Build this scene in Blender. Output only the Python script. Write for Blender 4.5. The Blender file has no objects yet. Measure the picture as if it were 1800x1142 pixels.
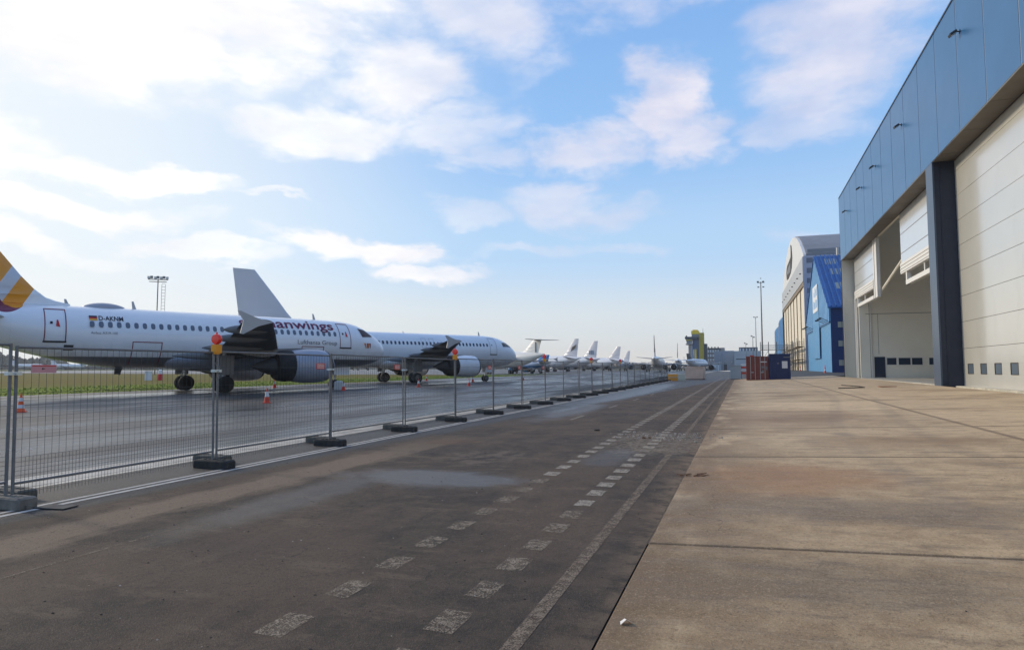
import bpy, bmesh, math, random
from mathutils import Vector, Matrix
R = math.radians
random.seed(7)
scene = bpy.context.scene
col = scene.collection

# ------------------------------------------------------------------ camera, sky, sun, exposure
PITCH = math.atan(77/1150.0)
YAW = math.atan(403/(1150.0/math.cos(PITCH)))
cam_d = bpy.data.cameras.new('camera'); cam = bpy.data.objects.new('camera', cam_d); col.objects.link(cam)
cam.location = (0, 0, 1.8)
cam.rotation_euler = (math.pi/2 + PITCH, 0, YAW)
cam_d.sensor_width = 36; cam_d.lens = 36*1150/1800.0; cam_d.clip_start = .1; cam_d.clip_end = 9000
scene.camera = cam
scene.view_settings.view_transform = 'Standard'
scene.view_settings.look = 'None'
scene.view_settings.exposure = 0.35
scene.view_settings.gamma = 1
scene.view_settings.use_curve_mapping = False
SUN_AZ = 80.0      # degrees left of +Y
SUN_EL = 23.0
sd = Vector((-math.sin(R(SUN_AZ))*math.cos(R(SUN_EL)), math.cos(R(SUN_AZ))*math.cos(R(SUN_EL)), math.sin(R(SUN_EL))))
sun_l = bpy.data.lights.new('sun', 'SUN'); sun_l.energy = 1.9; sun_l.angle = R(7.0); sun_l.color = (1.0, .85, .64)
sun = bpy.data.objects.new('sun', sun_l); col.objects.link(sun)
sun.rotation_euler = sd.to_track_quat('Z', 'Y').to_euler(); sun.location = (-60, 40, 60)


class NT:
    """small helper round a node tree"""
    def __init__(s, tree):
        s.t = tree; s.n = tree.nodes; s.l = tree.links
    def put(s, sock, v):
        if v is None: return
        if hasattr(v, 'links') or hasattr(v, 'is_output'): s.l.new(v, sock)
        else: sock.default_value = v
    def math(s, op, a, b=None, c=None, clamp=False):
        n = s.n.new('ShaderNodeMath'); n.operation = op; n.use_clamp = clamp
        s.put(n.inputs[0], a); s.put(n.inputs[1], b); s.put(n.inputs[2], c)
        return n.outputs[0]
    def vmath(s, op, a, b=None, out=0):
        n = s.n.new('ShaderNodeVectorMath'); n.operation = op
        s.put(n.inputs[0], a); s.put(n.inputs[1], b)
        return n.outputs[out]
    def mix(s, f, a, b):
        n = s.n.new('ShaderNodeMix'); n.data_type = 'RGBA'
        s.put(n.inputs[0], f)
        s.put(n.inputs[6], col4(a)); s.put(n.inputs[7], col4(b))
        return n.outputs[2]
    def noise(s, vec, scale, detail=4, rough=.55, dist=0.0, out=0):
        n = s.n.new('ShaderNodeTexNoise'); s.put(n.inputs['Vector'], vec)
        n.inputs['Scale'].default_value = scale; n.inputs['Detail'].default_value = detail
        n.inputs['Roughness'].default_value = rough; n.inputs['Distortion'].default_value = dist
        return n.outputs[out]
    def map(s, v, a, b, c=0.0, d=1.0, smooth=True):
        n = s.n.new('ShaderNodeMapRange'); n.interpolation_type = 'SMOOTHSTEP' if smooth else 'LINEAR'
        s.put(n.inputs[0], v)
        n.inputs[1].default_value = a; n.inputs[2].default_value = b; n.inputs[3].default_value = c; n.inputs[4].default_value = d
        return n.outputs[0]
    def scale(s, vec, x, y, z, off=(0, 0, 0)):
        n = s.n.new('ShaderNodeMapping'); s.put(n.inputs[0], vec)
        n.inputs['Scale'].default_value = (x, y, z); n.inputs['Location'].default_value = off
        return n.outputs[0]
    def sep(s, vec):
        n = s.n.new('ShaderNodeSeparateXYZ'); s.put(n.inputs[0], vec); return n.outputs
    def comb(s, x, y, z):
        n = s.n.new('ShaderNodeCombineXYZ'); s.put(n.inputs[0], x); s.put(n.inputs[1], y); s.put(n.inputs[2], z); return n.outputs[0]


def col4(v):
    if isinstance(v, (tuple, list)) and len(v) == 3: return (v[0], v[1], v[2], 1)
    return v


# sky: physical sky, pale winter haze low down, broken cloud placed by azimuth / elevation
world = bpy.data.worlds.new('World'); scene.world = world; world.use_nodes = True
W = NT(world.node_tree); W.n.clear()
skyn = W.n.new('ShaderNodeTexSky'); skyn.sky_type = 'NISHITA'; skyn.sun_disc = False
skyn.sun_elevation = R(SUN_EL); skyn.sun_rotation = R(-SUN_AZ)
skyn.air_density = 1.0; skyn.dust_density = 1.5; skyn.ozone_density = 1.2
tc = W.n.new('ShaderNodeTexCoord')
d = W.vmath('NORMALIZE', tc.outputs['Generated'])
dx, dy, dz = W.sep(d)
az = W.math('MULTIPLY', W.math('ARCTAN2', W.math('MULTIPLY', dx, -1), dy), 57.2958)       # degrees left of +Y
el = W.math('MULTIPLY', W.math('ARCSINE', dz), 57.2958)
toward = W.vmath('DOT_PRODUCT', d, tuple(sd), out=1)
glow = W.map(toward, .45, 1.0)
sky10 = W.vmath('SCALE', skyn.outputs[0]); W.n[-1].inputs['Scale'].default_value = .10
# clean-sky colour of the photograph mixed in
elr = W.n.new('ShaderNodeValToRGB'); W.put(elr.inputs[0], W.math('DIVIDE', el, 60.0, clamp=True))
cr = elr.color_ramp; cr.interpolation = 'EASE'
stops = [(0.0, (.73, .70, .66)), (.06, (.62, .67, .71)), (.17, (.40, .58, .80)), (.33, (.245, .45, .77)), (.55, (.18, .37, .72)), (1.0, (.12, .26, .60))]
while len(cr.elements) < len(stops): cr.elements.new(.5)
for e, (p, c) in zip(cr.elements, stops): e.position = p; e.color = col4(c)
base = W.mix(.86, W.vmath('MINIMUM', sky10, (.75, .75, .75)), elr.outputs[0])
base = W.mix(W.map(toward, .52, 1.0, 0, .80), base, (.80, .82, .80))
# clouds
n1 = W.noise(W.scale(d, 1, 1, 2.2), 5.0, 6, .6, .3, out=1)
nx, ny, _ = W.sep(W.vmath('SUBTRACT', n1, (.5, .5, .5)))
azw = W.math('ADD', az, W.math('MULTIPLY', nx, 14.0))
elw = W.math('ADD', el, W.math('MULTIPLY', ny, 8.0))
fine = W.noise(W.scale(d, 1, 1, 2.0), 9.0, 8, .58, .2)
def pz(x, y):
    a = (x-900)/1150.; b = (571-y)/1150.
    f = math.cos(PITCH)-b*math.sin(PITCH); u = math.sin(PITCH)+b*math.cos(PITCH)
    X = a*math.cos(YAW)-f*math.sin(YAW); Y = a*math.sin(YAW)+f*math.cos(YAW)
    return math.degrees(math.atan2(-X, Y)), math.degrees(math.atan2(u, math.hypot(X, Y)))
# azimuth, elevation, half-width, half-height, tilt(deg), density
CL = [(60, 31, 17, 7, 0, 1.0), (51, 25, 10, 5.5, -12, .95), (42, 28, 8, 6, 10, .85), (35, 33, 13, 7, 0, .9), (30, 24, 8, 4.5, -15, .8),
      (21, 30, 8, 6, 10, .75), (13, 33, 8, 5, 0, .6), (35, 19.5, 9, 2.3, 4, .75), (25, 20, 6, 2.4, -8, .6),
      (6.5, 22.5, 3.6, 4.2, 0, 1.0), (12.5, 18.6, 5.0, 2.2, 8, .8), (4.5, 18.5, 4.6, 2.3, 0, .8), (20.5, 18.5, 4.5, 1.5, 0, .55),
      (-7, 24, 8.5, 5.8, -20, .8), (-11, 29, 9, 5, 0, .72), (1, 31, 4, 2.4, 0, .5), (-3.5, 19.0, 5, 1.6, 0, .5),
      (13, 14.0, 7, 2.0, 8, .62), (23, 13.6, 3.8, 1.3, 0, .4), (50, 14.5, 7.0, 1.3, 2, 1.0), (56, 11.6, 11, 1.5, 2, 1.0), (62, 15.5, 8, 2.6, 0, .8),
      (34, 9.9, 9.5, 1.35, 3, .95), (45, 9.0, 7, .9, 0, .6), (26.5, 8.0, 6.5, 1.1, -2, .85), (27, 9.9, 2.4, .8, 0, .8),
      (39.5, 13.3, 4.2, .5, 0, .6), (59, 8, 8, 1.2, 0, .7), (17, 10.0, 6, .8, 0, .35), (-7, 9.6, 5.0, 1.2, 10, .38), (9, 10.0, 4, .5, 0, .3),
      (75, 22, 14, 14, 0, .8), (-30, 20, 12, 5, 0, .7), (-38, 33, 14, 7, 0, .7)]
dens = None
for a, e, w, h, t, k in CL:
    da = W.math('SUBTRACT', azw, a); de = W.math('SUBTRACT', elw, e)
    c_, s_ = math.cos(R(t)), math.sin(R(t))
    u = W.math('DIVIDE', W.math('ADD', W.math('MULTIPLY', da, c_), W.math('MULTIPLY', de, s_)), w)
    v = W.math('DIVIDE', W.math('ADD', W.math('MULTIPLY', da, -s_), W.math('MULTIPLY', de, c_)), h)
    r2 = W.math('ADD', W.math('MULTIPLY', u, u), W.math('MULTIPLY', v, v))
    r = W.math('SQRT', r2)
    r = W.math('ADD', r, W.math('MULTIPLY', W.math('SUBTRACT', fine, .5), 1.55))
    f = W.map(r, 1.18, .42, 0, min(1, k*1.06))
    dens = f if dens is None else W.math('MAXIMUM', dens, f)
outside = W.math('MULTIPLY', W.map(W.noise(W.scale(d, 1, 1, 2), 3.0, 7, .6), .5, .68), W.map(el, 33, 42))
dens = W.math('MAXIMUM', dens, W.math('MULTIPLY', outside, .75))
tex = W.map(W.noise(W.scale(d, 1, 1, 2.6, (3, 1, 2)), 7.0, 7, .6), .3, .72)
cold = W.mix(tex, (.50, .53, .68), (.72, .69, .75))
warm = W.mix(tex, (.80, .785, .80), (.98, .95, .90))
cloud = W.mix(W.map(az, 4, 42), cold, warm)
wisp = W.map(W.noise(W.scale(d, 1, 1, 2.4, (7, 2, 5)), 12.0, 9, .62), .28, .60, .78, 1)
skycol = W.mix(W.math('MULTIPLY', W.math('MULTIPLY', dens, wisp), .96), base, cloud)
bg = W.n.new('ShaderNodeBackground'); W.put(bg.inputs[0], skycol); bg.inputs[1].default_value = 1.0
wo = W.n.new('ShaderNodeOutputWorld'); W.l.new(bg.outputs[0], wo.inputs[0])


# ------------------------------------------------------------------ helpers
def tag(o, label=None, cat=None, group=None, kind=None):
    if label: o['label'] = label
    if cat: o['category'] = cat
    if group: o['group'] = group
    if kind: o['kind'] = kind
    return o


def empty(name, loc=(0, 0, 0), rz=0, parent=None):
    o = bpy.data.objects.new(name, None); col.objects.link(o)
    o.location = loc; o.rotation_euler = (0, 0, rz); o.empty_display_size = .3
    if parent: o.parent = parent
    return o


class MB:
    """collects shapes; build() links them as one mesh object"""
    def __init__(s): s.v = []; s.f = []
    def add(s, vs, fs):
        b = len(s.v); s.v += [tuple(v) for v in vs]; s.f += [tuple(i+b for i in f) for f in fs]; return s
    def box(s, x0, x1, y0, y1, z0, z1):
        vs = [(x0, y0, z0), (x1, y0, z0), (x1, y1, z0), (x0, y1, z0), (x0, y0, z1), (x1, y0, z1), (x1, y1, z1), (x0, y1, z1)]
        return s.add(vs, [(3, 2, 1, 0), (4, 5, 6, 7), (0, 1, 5, 4), (1, 2, 6, 5), (2, 3, 7, 6), (3, 0, 4, 7)])
    def tube(s, p, q, r0, r1=None, n=8, caps=True):
        if r1 is None: r1 = r0
        p = Vector(p); q = Vector(q); a = (q-p).normalized()
        u = a.orthogonal().normalized(); w = a.cross(u)
        vs = []
        for c, r in ((p, r0), (q, r1)):
            for i in range(n):
                t = 2*math.pi*(i+.5)/n; vs.append(c+u*(r*math.cos(t))+w*(r*math.sin(t)))
        fs = [(i, (i+1) % n, n+(i+1) % n, n+i) for i in range(n)]
        if caps: fs += [tuple(range(n-1, -1, -1)), tuple(range(n, 2*n))]
        return s.add(vs, fs)
    def path(s, pts, r, n=8):
        for a, b in zip(pts[:-1], pts[1:]): s.tube(a, b, r, r, n)
        return s
    def loft(s, rings, caps=True, closed=True):
        n = len(rings[0]); vs = [p for r in rings for p in r]; fs = []
        for k in range(len(rings)-1):
            for i in range(n if closed else n-1):
                j = (i+1) % n; fs.append((k*n+i, k*n+j, (k+1)*n+j, (k+1)*n+i))
        if caps: fs += [tuple(range(n-1, -1, -1)), tuple(range((len(rings)-1)*n, len(rings)*n))]
        return s.add(vs, fs)
    def lathe(s, prof, o=(0, 0, 0), axis='z', n=24, caps=True):
        """prof: (along, radius)"""
        rings = []
        for a, r in prof:
            ring = []
            for i in range(n):
                t = 2*math.pi*i/n; c, q = r*math.cos(t), r*math.sin(t)
                p = (c, q, a) if axis == 'z' else ((a, c, q) if axis == 'x' else (c, a, q))
                ring.append((p[0]+o[0], p[1]+o[1], p[2]+o[2]))
            rings.append(ring)
        return s.loft(rings, caps)
    def prism(s, poly, f0, f1):
        """poly: list of 2d points; f0,f1 map a 2d point to the two 3d faces"""
        n = len(poly); vs = [f0(p) for p in poly]+[f1(p) for p in poly]
        return s.add(vs, [tuple(range(n-1, -1, -1)), tuple(range(n, 2*n))]+[(i, (i+1) % n, n+(i+1) % n, n+i) for i in range(n)])
    def mesh(s, name, mat, smooth=None):
        m = bpy.data.meshes.new(name); m.from_pydata(s.v, [], s.f); m.materials.append(mat)
        bm = bmesh.new(); bm.from_mesh(m); bmesh.ops.recalc_face_normals(bm, faces=bm.faces); bm.to_mesh(m); bm.free()
        if smooth:
            for p in m.polygons: p.use_smooth = True
            m.set_sharp_from_angle(angle=R(smooth))
        m.update(); return m
    def build(s, name, mat, parent=None, smooth=None, loc=(0, 0, 0), rz=0):
        return link(name, s.mesh(name, mat, smooth), parent, loc, rz)


def link(name, mesh, parent=None, loc=(0, 0, 0), rz=0):
    o = bpy.data.objects.new(name, mesh); col.objects.link(o); o.location = loc; o.rotation_euler = (0, 0, rz)
    if parent: o.parent = parent
    return o


def copy_tree(o, parent=None):
    c = o.copy(); col.objects.link(c)
    if parent: c.parent = parent
    for ch in list(o.children): copy_tree(ch, c)
    return c


def mat(name, c, rough=.6, metal=0.0, var=0.0, vscale=1.0, bump=0.0, bscale=20.0, coat=0.0, dirt=None, spec=None, emit=None):
    """plain procedural material: base colour with noise variation, optional dirt colour and bump"""
    m = bpy.data.materials.new(name); m.use_nodes = True
    T = NT(m.node_tree); b = T.n['Principled BSDF']
    b.inputs['Roughness'].default_value = rough; b.inputs['Metallic'].default_value = metal
    if coat: b.inputs['Coat Weight'].default_value = coat; b.inputs['Coat Roughness'].default_value = .12
    if spec is not None: b.inputs['Specular IOR Level'].default_value = spec
    t = T.n.new('ShaderNodeTexCoord'); v = t.outputs['Object']
    c0 = tuple(x*(1-var) for x in c); c1 = tuple(min(1, x*(1+var)) for x in c)
    out = T.mix(T.map(T.noise(v, vscale, 6, .6), .3, .7), c0, c1)
    if dirt:
        dc, amount, ds = dirt
        out = T.mix(T.map(T.noise(T.scale(v, 1, 1, .35), ds, 7, .65), .5, .75, 0, amount), out, dc)
    T.put(b.inputs['Base Color'], out)
    if var or dirt: a_ = .07 if rough > .3 else .012; T.put(b.inputs['Roughness'], T.map(T.noise(v, vscale*3, 4), .3, .7, max(0.03, rough-a_), min(1, rough+a_)))
    if bump:
        bn = T.n.new('ShaderNodeBump'); bn.inputs['Strength'].default_value = bump; bn.inputs['Distance'].default_value = .02
        T.put(bn.inputs['Height'], T.noise(v, bscale, 5, .6)); T.l.new(bn.outputs[0], b.inputs['Normal'])
    if emit: b.inputs['Emission Color'].default_value = col4(emit[0]); b.inputs['Emission Strength'].default_value = emit[1]
    return m


def gz(X, Y):
    """height of the ground: the site climbs gently with Y, the concrete apron climbs towards the hangars"""
    y = max(0.0, min(Y, 300.0)); z = .0026*y
    if X > -.95: z += .042*(min(X, 12.3)+.95)
    if X > 3:
        t = max(0.0, min(1.0, (Y-104)/20.0)); z += .35*t*min(1, (X-3)/4)
    return z
# ------------------------------------------------------------------ ground materials (world coordinates)
def ground_mat(name):
    m = bpy.data.materials.new(name); m.use_nodes = True
    T = NT(m.node_tree); b = T.n['Principled BSDF']
    g = T.n.new('ShaderNodeNewGeometry'); p = g.outputs['Position']
    return m, T, b, p


def add_bump(T, b, h, strength, dist):
    bn = T.n.new('ShaderNodeBump'); bn.inputs['Strength'].default_value = strength; bn.inputs['Distance'].default_value = dist
    T.put(bn.inputs['Height'], h); T.l.new(bn.outputs[0], b.inputs['Normal'])


def blob(T, x, y, cx, cy, rx, ry, wob, soft=.35, tilt=0.0):
    c_, s_ = math.cos(tilt), math.sin(tilt)
    dx = T.math('SUBTRACT', x, cx); dy = T.math('SUBTRACT', y, cy)
    u = T.math('DIVIDE', T.math('ADD', T.math('MULTIPLY', dx, c_), T.math('MULTIPLY', dy, s_)), rx)
    v = T.math('DIVIDE', T.math('ADD', T.math('MULTIPLY', dx, -s_), T.math('MULTIPLY', dy, c_)), ry)
    r = T.math('SQRT', T.math('ADD', T.math('MULTIPLY', u, u), T.math('MULTIPLY', v, v)))
    return T.map(T.math('ADD', r, wob), 1+soft, 1-soft)


def cracks(T, p, sc, seedv):
    wv = T.vmath('ADD', p, T.vmath('SCALE', T.noise(p, 1.1, 4, .7, out=1))); T.n[-1]
    for n_ in T.n:
        if n_.type == 'VECT_MATH' and n_.operation == 'SCALE' and not n_.inputs['Scale'].is_linked: n_.inputs['Scale'].default_value = .9
    v = T.n.new('ShaderNodeTexVoronoi'); v.feature = 'DISTANCE_TO_EDGE'; v.inputs['Scale'].default_value = sc; T.put(v.inputs['Vector'], wv)
    m_ = T.map(T.noise(T.scale(p, 1, 1, 1, seedv), .5, 4), .5, .6)
    return T.math('MULTIPLY', T.map(v.outputs['Distance'], .010*sc, .004*sc), m_)


def make_road_mat():
    m, T, b, p = ground_mat('road_asphalt')
    x, y, z = T.sep(p)
    big = T.noise(T.scale(p, 1, .6, 1), .55, 5, .62)
    streak = T.noise(T.scale(p, 1.3, .22, 1), 1.1, 6, .65)
    mid = T.noise(p, 3.2, 6, .65)
    fine = T.noise(p, 70, 3, .7)
    grit = T.noise(p, 190, 2, .6)
    c = T.mix(T.map(mid, .36, .66), (.028, .0195, .0145), (.074, .051, .036))
    c = T.mix(T.map(big, .42, .60, 0, .8), c, (.115, .074, .048))
    c = T.mix(T.map(streak, .52, .72, 0, .55), c, (.145, .100, .066))
    smear = T.noise(T.scale(p, .9, 2.4, 1, (3, 5, 0)), .9, 7, .7)
    c = T.mix(T.map(smear, .54, .66, 0, .55), c, (.17, .118, .078))
    c = T.mix(T.math('MULTIPLY', cracks(T, p, .35, (2, 2, 2)), .8), c, (.012, .01, .009))
    # dried mud band running beside the fence
    wob = T.math('MULTIPLY', T.math('SUBTRACT', T.noise(T.scale(p, 1, .35, 1), 1.6, 7, .7), .5), 3.2)
    band = T.math('ABSOLUTE', T.math('SUBTRACT', x, -7.05))
    mud = T.map(T.math('ADD', T.math('DIVIDE', band, .40), wob), 1.5, .5)
    mud = T.math('MULTIPLY', T.math('MULTIPLY', mud, T.map(x, -8.45, -7.95)), T.map(y, 17, 11))
    c = T.mix(T.math('MULTIPLY', mud, .95), c, (.25, .175, .115))
    mud2 = T.math('MULTIPLY', blob(T, x, y, -4.9, 12.3, .9, 1.1, wob, .3), T.map(mid, .4, .62))
    c = T.mix(T.math('MULTIPLY', mud2, .7), c, (.19, .14, .105))
    # cleaner, damp dark asphalt along the fence further on
    wob2 = T.math('MULTIPLY', T.math('SUBTRACT', T.noise(T.scale(p, 1, .25, 1), .8, 6, .65), .5), 1.6)
    edge = T.math('ADD', x, T.math('MULTIPLY', T.math('MAXIMUM', T.math('SUBTRACT', y, 12), 0), -.07))
    clean = T.map(T.math('ADD', edge, T.math('MULTIPLY', wob2, .8)), -7.8, -8.5)
    clean = T.math('MAXIMUM', clean, T.map(T.math('ADD', x, T.math('MULTIPLY', wob2, .3)), -7.9, -8.3))
    c = T.mix(T.math('MULTIPLY', clean, .85), c, (.040, .041, .044))
    # bluish film of water
    wobs = T.math('MULTIPLY', T.math('SUBTRACT', T.noise(p, 1.3, 6, .65), .5), 1.3)
    w1 = T.math('MULTIPLY', blob(T, x, y, -4.85, 9.8, 1.45, .75, wobs, .4), .85)
    w1 = T.math('MAXIMUM', w1, T.math('MULTIPLY', blob(T, x, y, -5.85, 7.9, .45, 2.2, wobs, .5), .62))
    w1 = T.math('MAXIMUM', w1, T.math('MULTIPLY', blob(T, x, y, -6.6, 27, .8, 5.5, wobs, .5), .8))
    w1 = T.math('MAXIMUM', w1, T.math('MULTIPLY', blob(T, x, y, -2.5, 13.3, .45, 1.4, wobs, .4), .5))
    w1 = T.math('MAXIMUM', w1, T.math('MULTIPLY', blob(T, x, y, -7.4, 50, 1.4, 22, wobs, .4), .6))
    c = T.mix(T.math('MULTIPLY', w1, .75), c, (.075, .066, .058))
    # rust-coloured spills and broken surface by the markings
    rs = T.math('MULTIPLY', blob(T, x, y, -6.6, 14.6, .6, .5, wobs, .5), .4)
    c = T.mix(rs, c, (.16, .07, .035))
    br = T.math('MULTIPLY', blob(T, x, y, -1.9, 16.2, 1.3, 2.4, wobs, .4), T.map(T.noise(p, 9, 5, .7), .42, .56))
    c = T.mix(T.math('MULTIPLY', br, .75), c, (.27, .22, .165))
    c = T.mix(T.map(fine, .48, .72, 0, .5), c, (.16, .115, .08))
    c = T.mix(T.map(fine, .52, .30, 0, .6), c, (.018, .015, .014))
    clod = T.noise(T.scale(p, 1, .8, 1), 24, 5, .75)
    c = T.mix(T.map(clod, .555, .66, 0, .42), c, (.15, .105, .07))
    c = T.mix(T.map(clod, .44, .36, 0, .6), c, (.022, .016, .012))
    c = T.mix(T.math('MULTIPLY', clean, .6), c, (.045, .045, .046))
    c = T.mix(T.map(grit, .56, .67, 0, .5), c, (.30, .25, .20))
    ed = T.math('MULTIPLY', T.map(T.math('ADD', x, T.math('MULTIPLY', wob2, .35)), -1.35, -.85), T.map(mid, .35, .6))
    c = T.mix(T.math('MULTIPLY', ed, T.map(y, 4, 10, .5, 1.0)), c, (.215, .15, .095))
    T.put(b.inputs['Base Color'], c)
    rough = T.math('SUBTRACT', T.map(fine, .3, .7, .72, .95), T.math('MULTIPLY', w1, .46), clamp=True)
    rough = T.math('SUBTRACT', rough, T.math('MULTIPLY', clean, .25), clamp=True)
    T.put(b.inputs['Roughness'], T.math('MAXIMUM', rough, .33))
    b.inputs['Specular IOR Level'].default_value = .35
    hgt = T.math('ADD', T.math('MULTIPLY', fine, 1.0), T.math('MULTIPLY', mid, 1.2))
    add_bump(T, b, T.math('MULTIPLY', hgt, T.math('SUBTRACT', 1, T.math('MULTIPLY', w1, .8))), 1.0, .02)
    return m


def make_taxi_mat():
    m, T, b, p = ground_mat('taxiway_asphalt')
    x, y, z = T.sep(p)
    st = T.noise(T.scale(p, .9, .10, 1), .55, 7, .66)
    st2 = T.noise(T.scale(p, 2.2, .05, 1), .8, 5, .6)
    fine = T.noise(p, 60, 3, .7)
    c = T.mix(T.map(st, .35, .68), (.030, .030, .032), (.062, .062, .064))
    c = T.mix(T.map(st2, .56, .66, 0, .55), c, (.020, .020, .021))
    # sealed longitudinal lane joints
    wob = T.math('MULTIPLY', T.math('SUBTRACT', T.noise(T.scale(p, 0, .5, 1), 1.0, 4), .5), .35)
    fr = T.math('FRACT', T.math('DIVIDE', T.math('ADD', T.math('ADD', x, 100.6), wob), 5.2))
    seam = T.map(T.math('ABSOLUTE', T.math('SUBTRACT', fr, .5)), .016, .004)
    c = T.mix(T.math('MULTIPLY', seam, .8), c, (.012, .012, .012))
    # pale dry shoulder next to the grass
    sh = T.map(T.math('ADD', x, T.math('MULTIPLY', T.math('SUBTRACT', st, .5), 1.5)), -40.3, -41.2)
    c = T.mix(T.math('MULTIPLY', sh, .65), c, (.19, .18, .175))
    c = T.mix(T.map(fine, .5, .78, 0, .3), c, (.15, .15, .15))
    T.put(b.inputs['Base Color'], c)
    wet = T.map(T.noise(T.scale(p, .5, .09, 1, (4, 2, 0)), .7, 6, .62), .40, .62)
    rr = T.math('SUBTRACT', .62, T.math('MULTIPLY', wet, .38))
    T.put(b.inputs['Roughness'], T.math('ADD', rr, T.math('MULTIPLY', sh, .2)))
    b.inputs['Specular IOR Level'].default_value = .55
    add_bump(T, b, fine, .22, .008)
    return m


def make_concrete_mat(name='apron_concrete', tint=1.0):
    m, T, b, p = ground_mat(name)
    x, y, z = T.sep(p)
    big = T.noise(T.scale(p, .55, .8, 1), .42, 6, .62)
    brush = T.noise(T.scale(p, .8, 3.0, 1), 1.3, 7, .68)
    mid = T.noise(p, 2.6, 7, .68)
    fine = T.noise(p, 55, 4, .7)
    # sweeping streaks of mud dragged across the slab
    drag = T.noise(T.scale(p, .5, 7.0, 1), 1.6, 6, .7)
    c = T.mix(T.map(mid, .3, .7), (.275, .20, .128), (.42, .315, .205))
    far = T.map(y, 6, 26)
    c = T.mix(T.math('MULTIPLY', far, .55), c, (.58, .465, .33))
    c = T.mix(T.map(big, .46, .68, 0, .6), c, (.165, .112, .07))
    c = T.mix(T.map(brush, .50, .66, 0, .62), c, (.145, .105, .07))
    c = T.mix(T.map(drag, .54, .72, 0, .35), c, (.46, .38, .29))
    wob = T.math('MULTIPLY', T.math('SUBTRACT', T.noise(p, .9, 6, .66), .5), 1.8)
    o = blob(T, x, y, .35, 11.3, 1.5, 1.5, wob, .4)
    c = T.mix(T.math('MULTIPLY', o, .6), c, (.27, .15, .088))
    k = blob(T, x, y, .6, 8.9, 3.2, .7, wob, .5)
    c = T.mix(T.math('MULTIPLY', k, .5), c, (.11, .09, .075))
    k = blob(T, x, y, .7, 6.0, 1.6, .6, wob, .5)
    c = T.mix(T.math('MULTIPLY', k, .45), c, (.10, .08, .062))
    k = blob(T, x, y, 1.6, 24, 2.4, 3.4, wob, .5)
    c = T.mix(T.math('MULTIPLY', k, .5), c, (.20, .13, .09))
    k = blob(T, x, y, 3.4, 16.2, 2.0, 1.0, wob, .5)
    c = T.mix(T.math('MULTIPLY', k, .4), c, (.22, .15, .095))
    gr = T.math('MULTIPLY', T.map(x, .9, -1.0), T.map(T.noise(T.scale(p, 1, .4, 1), 1.2, 6), .32, .55))
    c = T.mix(T.math('MULTIPLY', gr, .9), c, (.165, .115, .074))
    c = T.mix(T.math('MULTIPLY', cracks(T, p, .22, (9, 1, 4)), .7), c, (.07, .05, .035))
    # dirt gathered along the joints
    jd = T.map(T.math('ABSOLUTE', T.math('SUBTRACT', x, 5.56)), .13, .03)
    for jy in (6.93, 13.78, 19.95, 27.0, 34, 41):
        jd = T.math('MAXIMUM', jd, T.map(T.math('ABSOLUTE', T.math('SUBTRACT', T.math('ADD', y, T.math('MULTIPLY', T.math('SUBTRACT', mid, .5), .06)), jy)), .045+jy*.004, .012))
    c = T.mix(T.math('MULTIPLY', jd, .72), c, (.085, .062, .045))
    clod = T.noise(T.scale(p, 1, .8, 1), 22, 5, .75)
    c = T.mix(T.map(clod, .56, .66, 0, .3), c, (.50, .40, .28))
    c = T.mix(T.map(clod, .45, .36, 0, .45), c, (.10, .07, .045))
    # tyre tracks
    tr = T.math('ABSOLUTE', T.math('SUBTRACT', T.math('ADD', x, T.math('MULTIPLY', T.math('SINE', T.math('MULTIPLY', y, .11)), 1.2)), 4.3))
    tr = T.math('MULTIPLY', T.map(T.math('ABSOLUTE', T.math('SUBTRACT', tr, .85)), .3, .1), T.map(brush, .3, .6))
    c = T.mix(T.math('MULTIPLY', tr, .28), c, (.15, .12, .10))
    c = T.mix(T.map(fine, .52, .75, 0, .4), c, (.55, .44, .31))
    c = T.mix(T.map(fine, .48, .28, 0, .5), c, (.09, .062, .04))
    rnd = T.n.new('ShaderNodeObjectInfo').outputs['Random']
    hs = T.n.new('ShaderNodeHueSaturation'); hs.inputs['Saturation'].default_value = 1.15
    T.put(hs.inputs['Value'], T.map(rnd, 0, 1, 1.08*tint, 1.32*tint, False)); T.put(hs.inputs['Color'], c)
    T.put(b.inputs['Base Color'], hs.outputs[0])
    T.put(b.inputs['Roughness'], T.map(brush, .3, .7, .9, .62))
    b.inputs['Specular IOR Level'].default_value = .3
    add_bump(T, b, T.math('ADD', fine, T.math('MULTIPLY', T.math('ADD', drag, brush), .8)), .7, .012)
    return m


def make_grass_mat(name, far_grass=False):
    m, T, b, p = ground_mat(name)
    x, y, z = T.sep(p)
    n0 = T.noise(T.scale(p, .35, .1, 1), .35, 6, .65)
    n1 = T.noise(T.scale(p, 1, .4, 1), 2.0, 6, .7)
    w = T.math('MULTIPLY', T.math('SUBTRACT', n0, .5), 26)
    dist = T.math('ADD', x, w)
    c = T.mix(T.map(n1, .3, .7), (.11, .16, .012), (.20, .24, .025))
    dry = T.mix(T.map(n1, .3, .7), (.105, .105, .018), (.18, .135, .028))
    dry = T.mix(T.map(T.noise(T.scale(p, .2, .05, 1, (3, 0, 0)), .5, 5), .5, .68, 0, .6), dry, (.16, .085, .035))
    c = T.mix(T.map(dist, -52, -68), c, dry)
    c = T.mix(T.map(dist, -170, -230), c, (.07, .085, .03))
    T.put(b.inputs['Base Color'], c); b.inputs['Roughness'].default_value = .95
    b.inputs['Specular IOR Level'].default_value = .1
    add_bump(T, b, n1, .8, .1)
    return m


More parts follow.
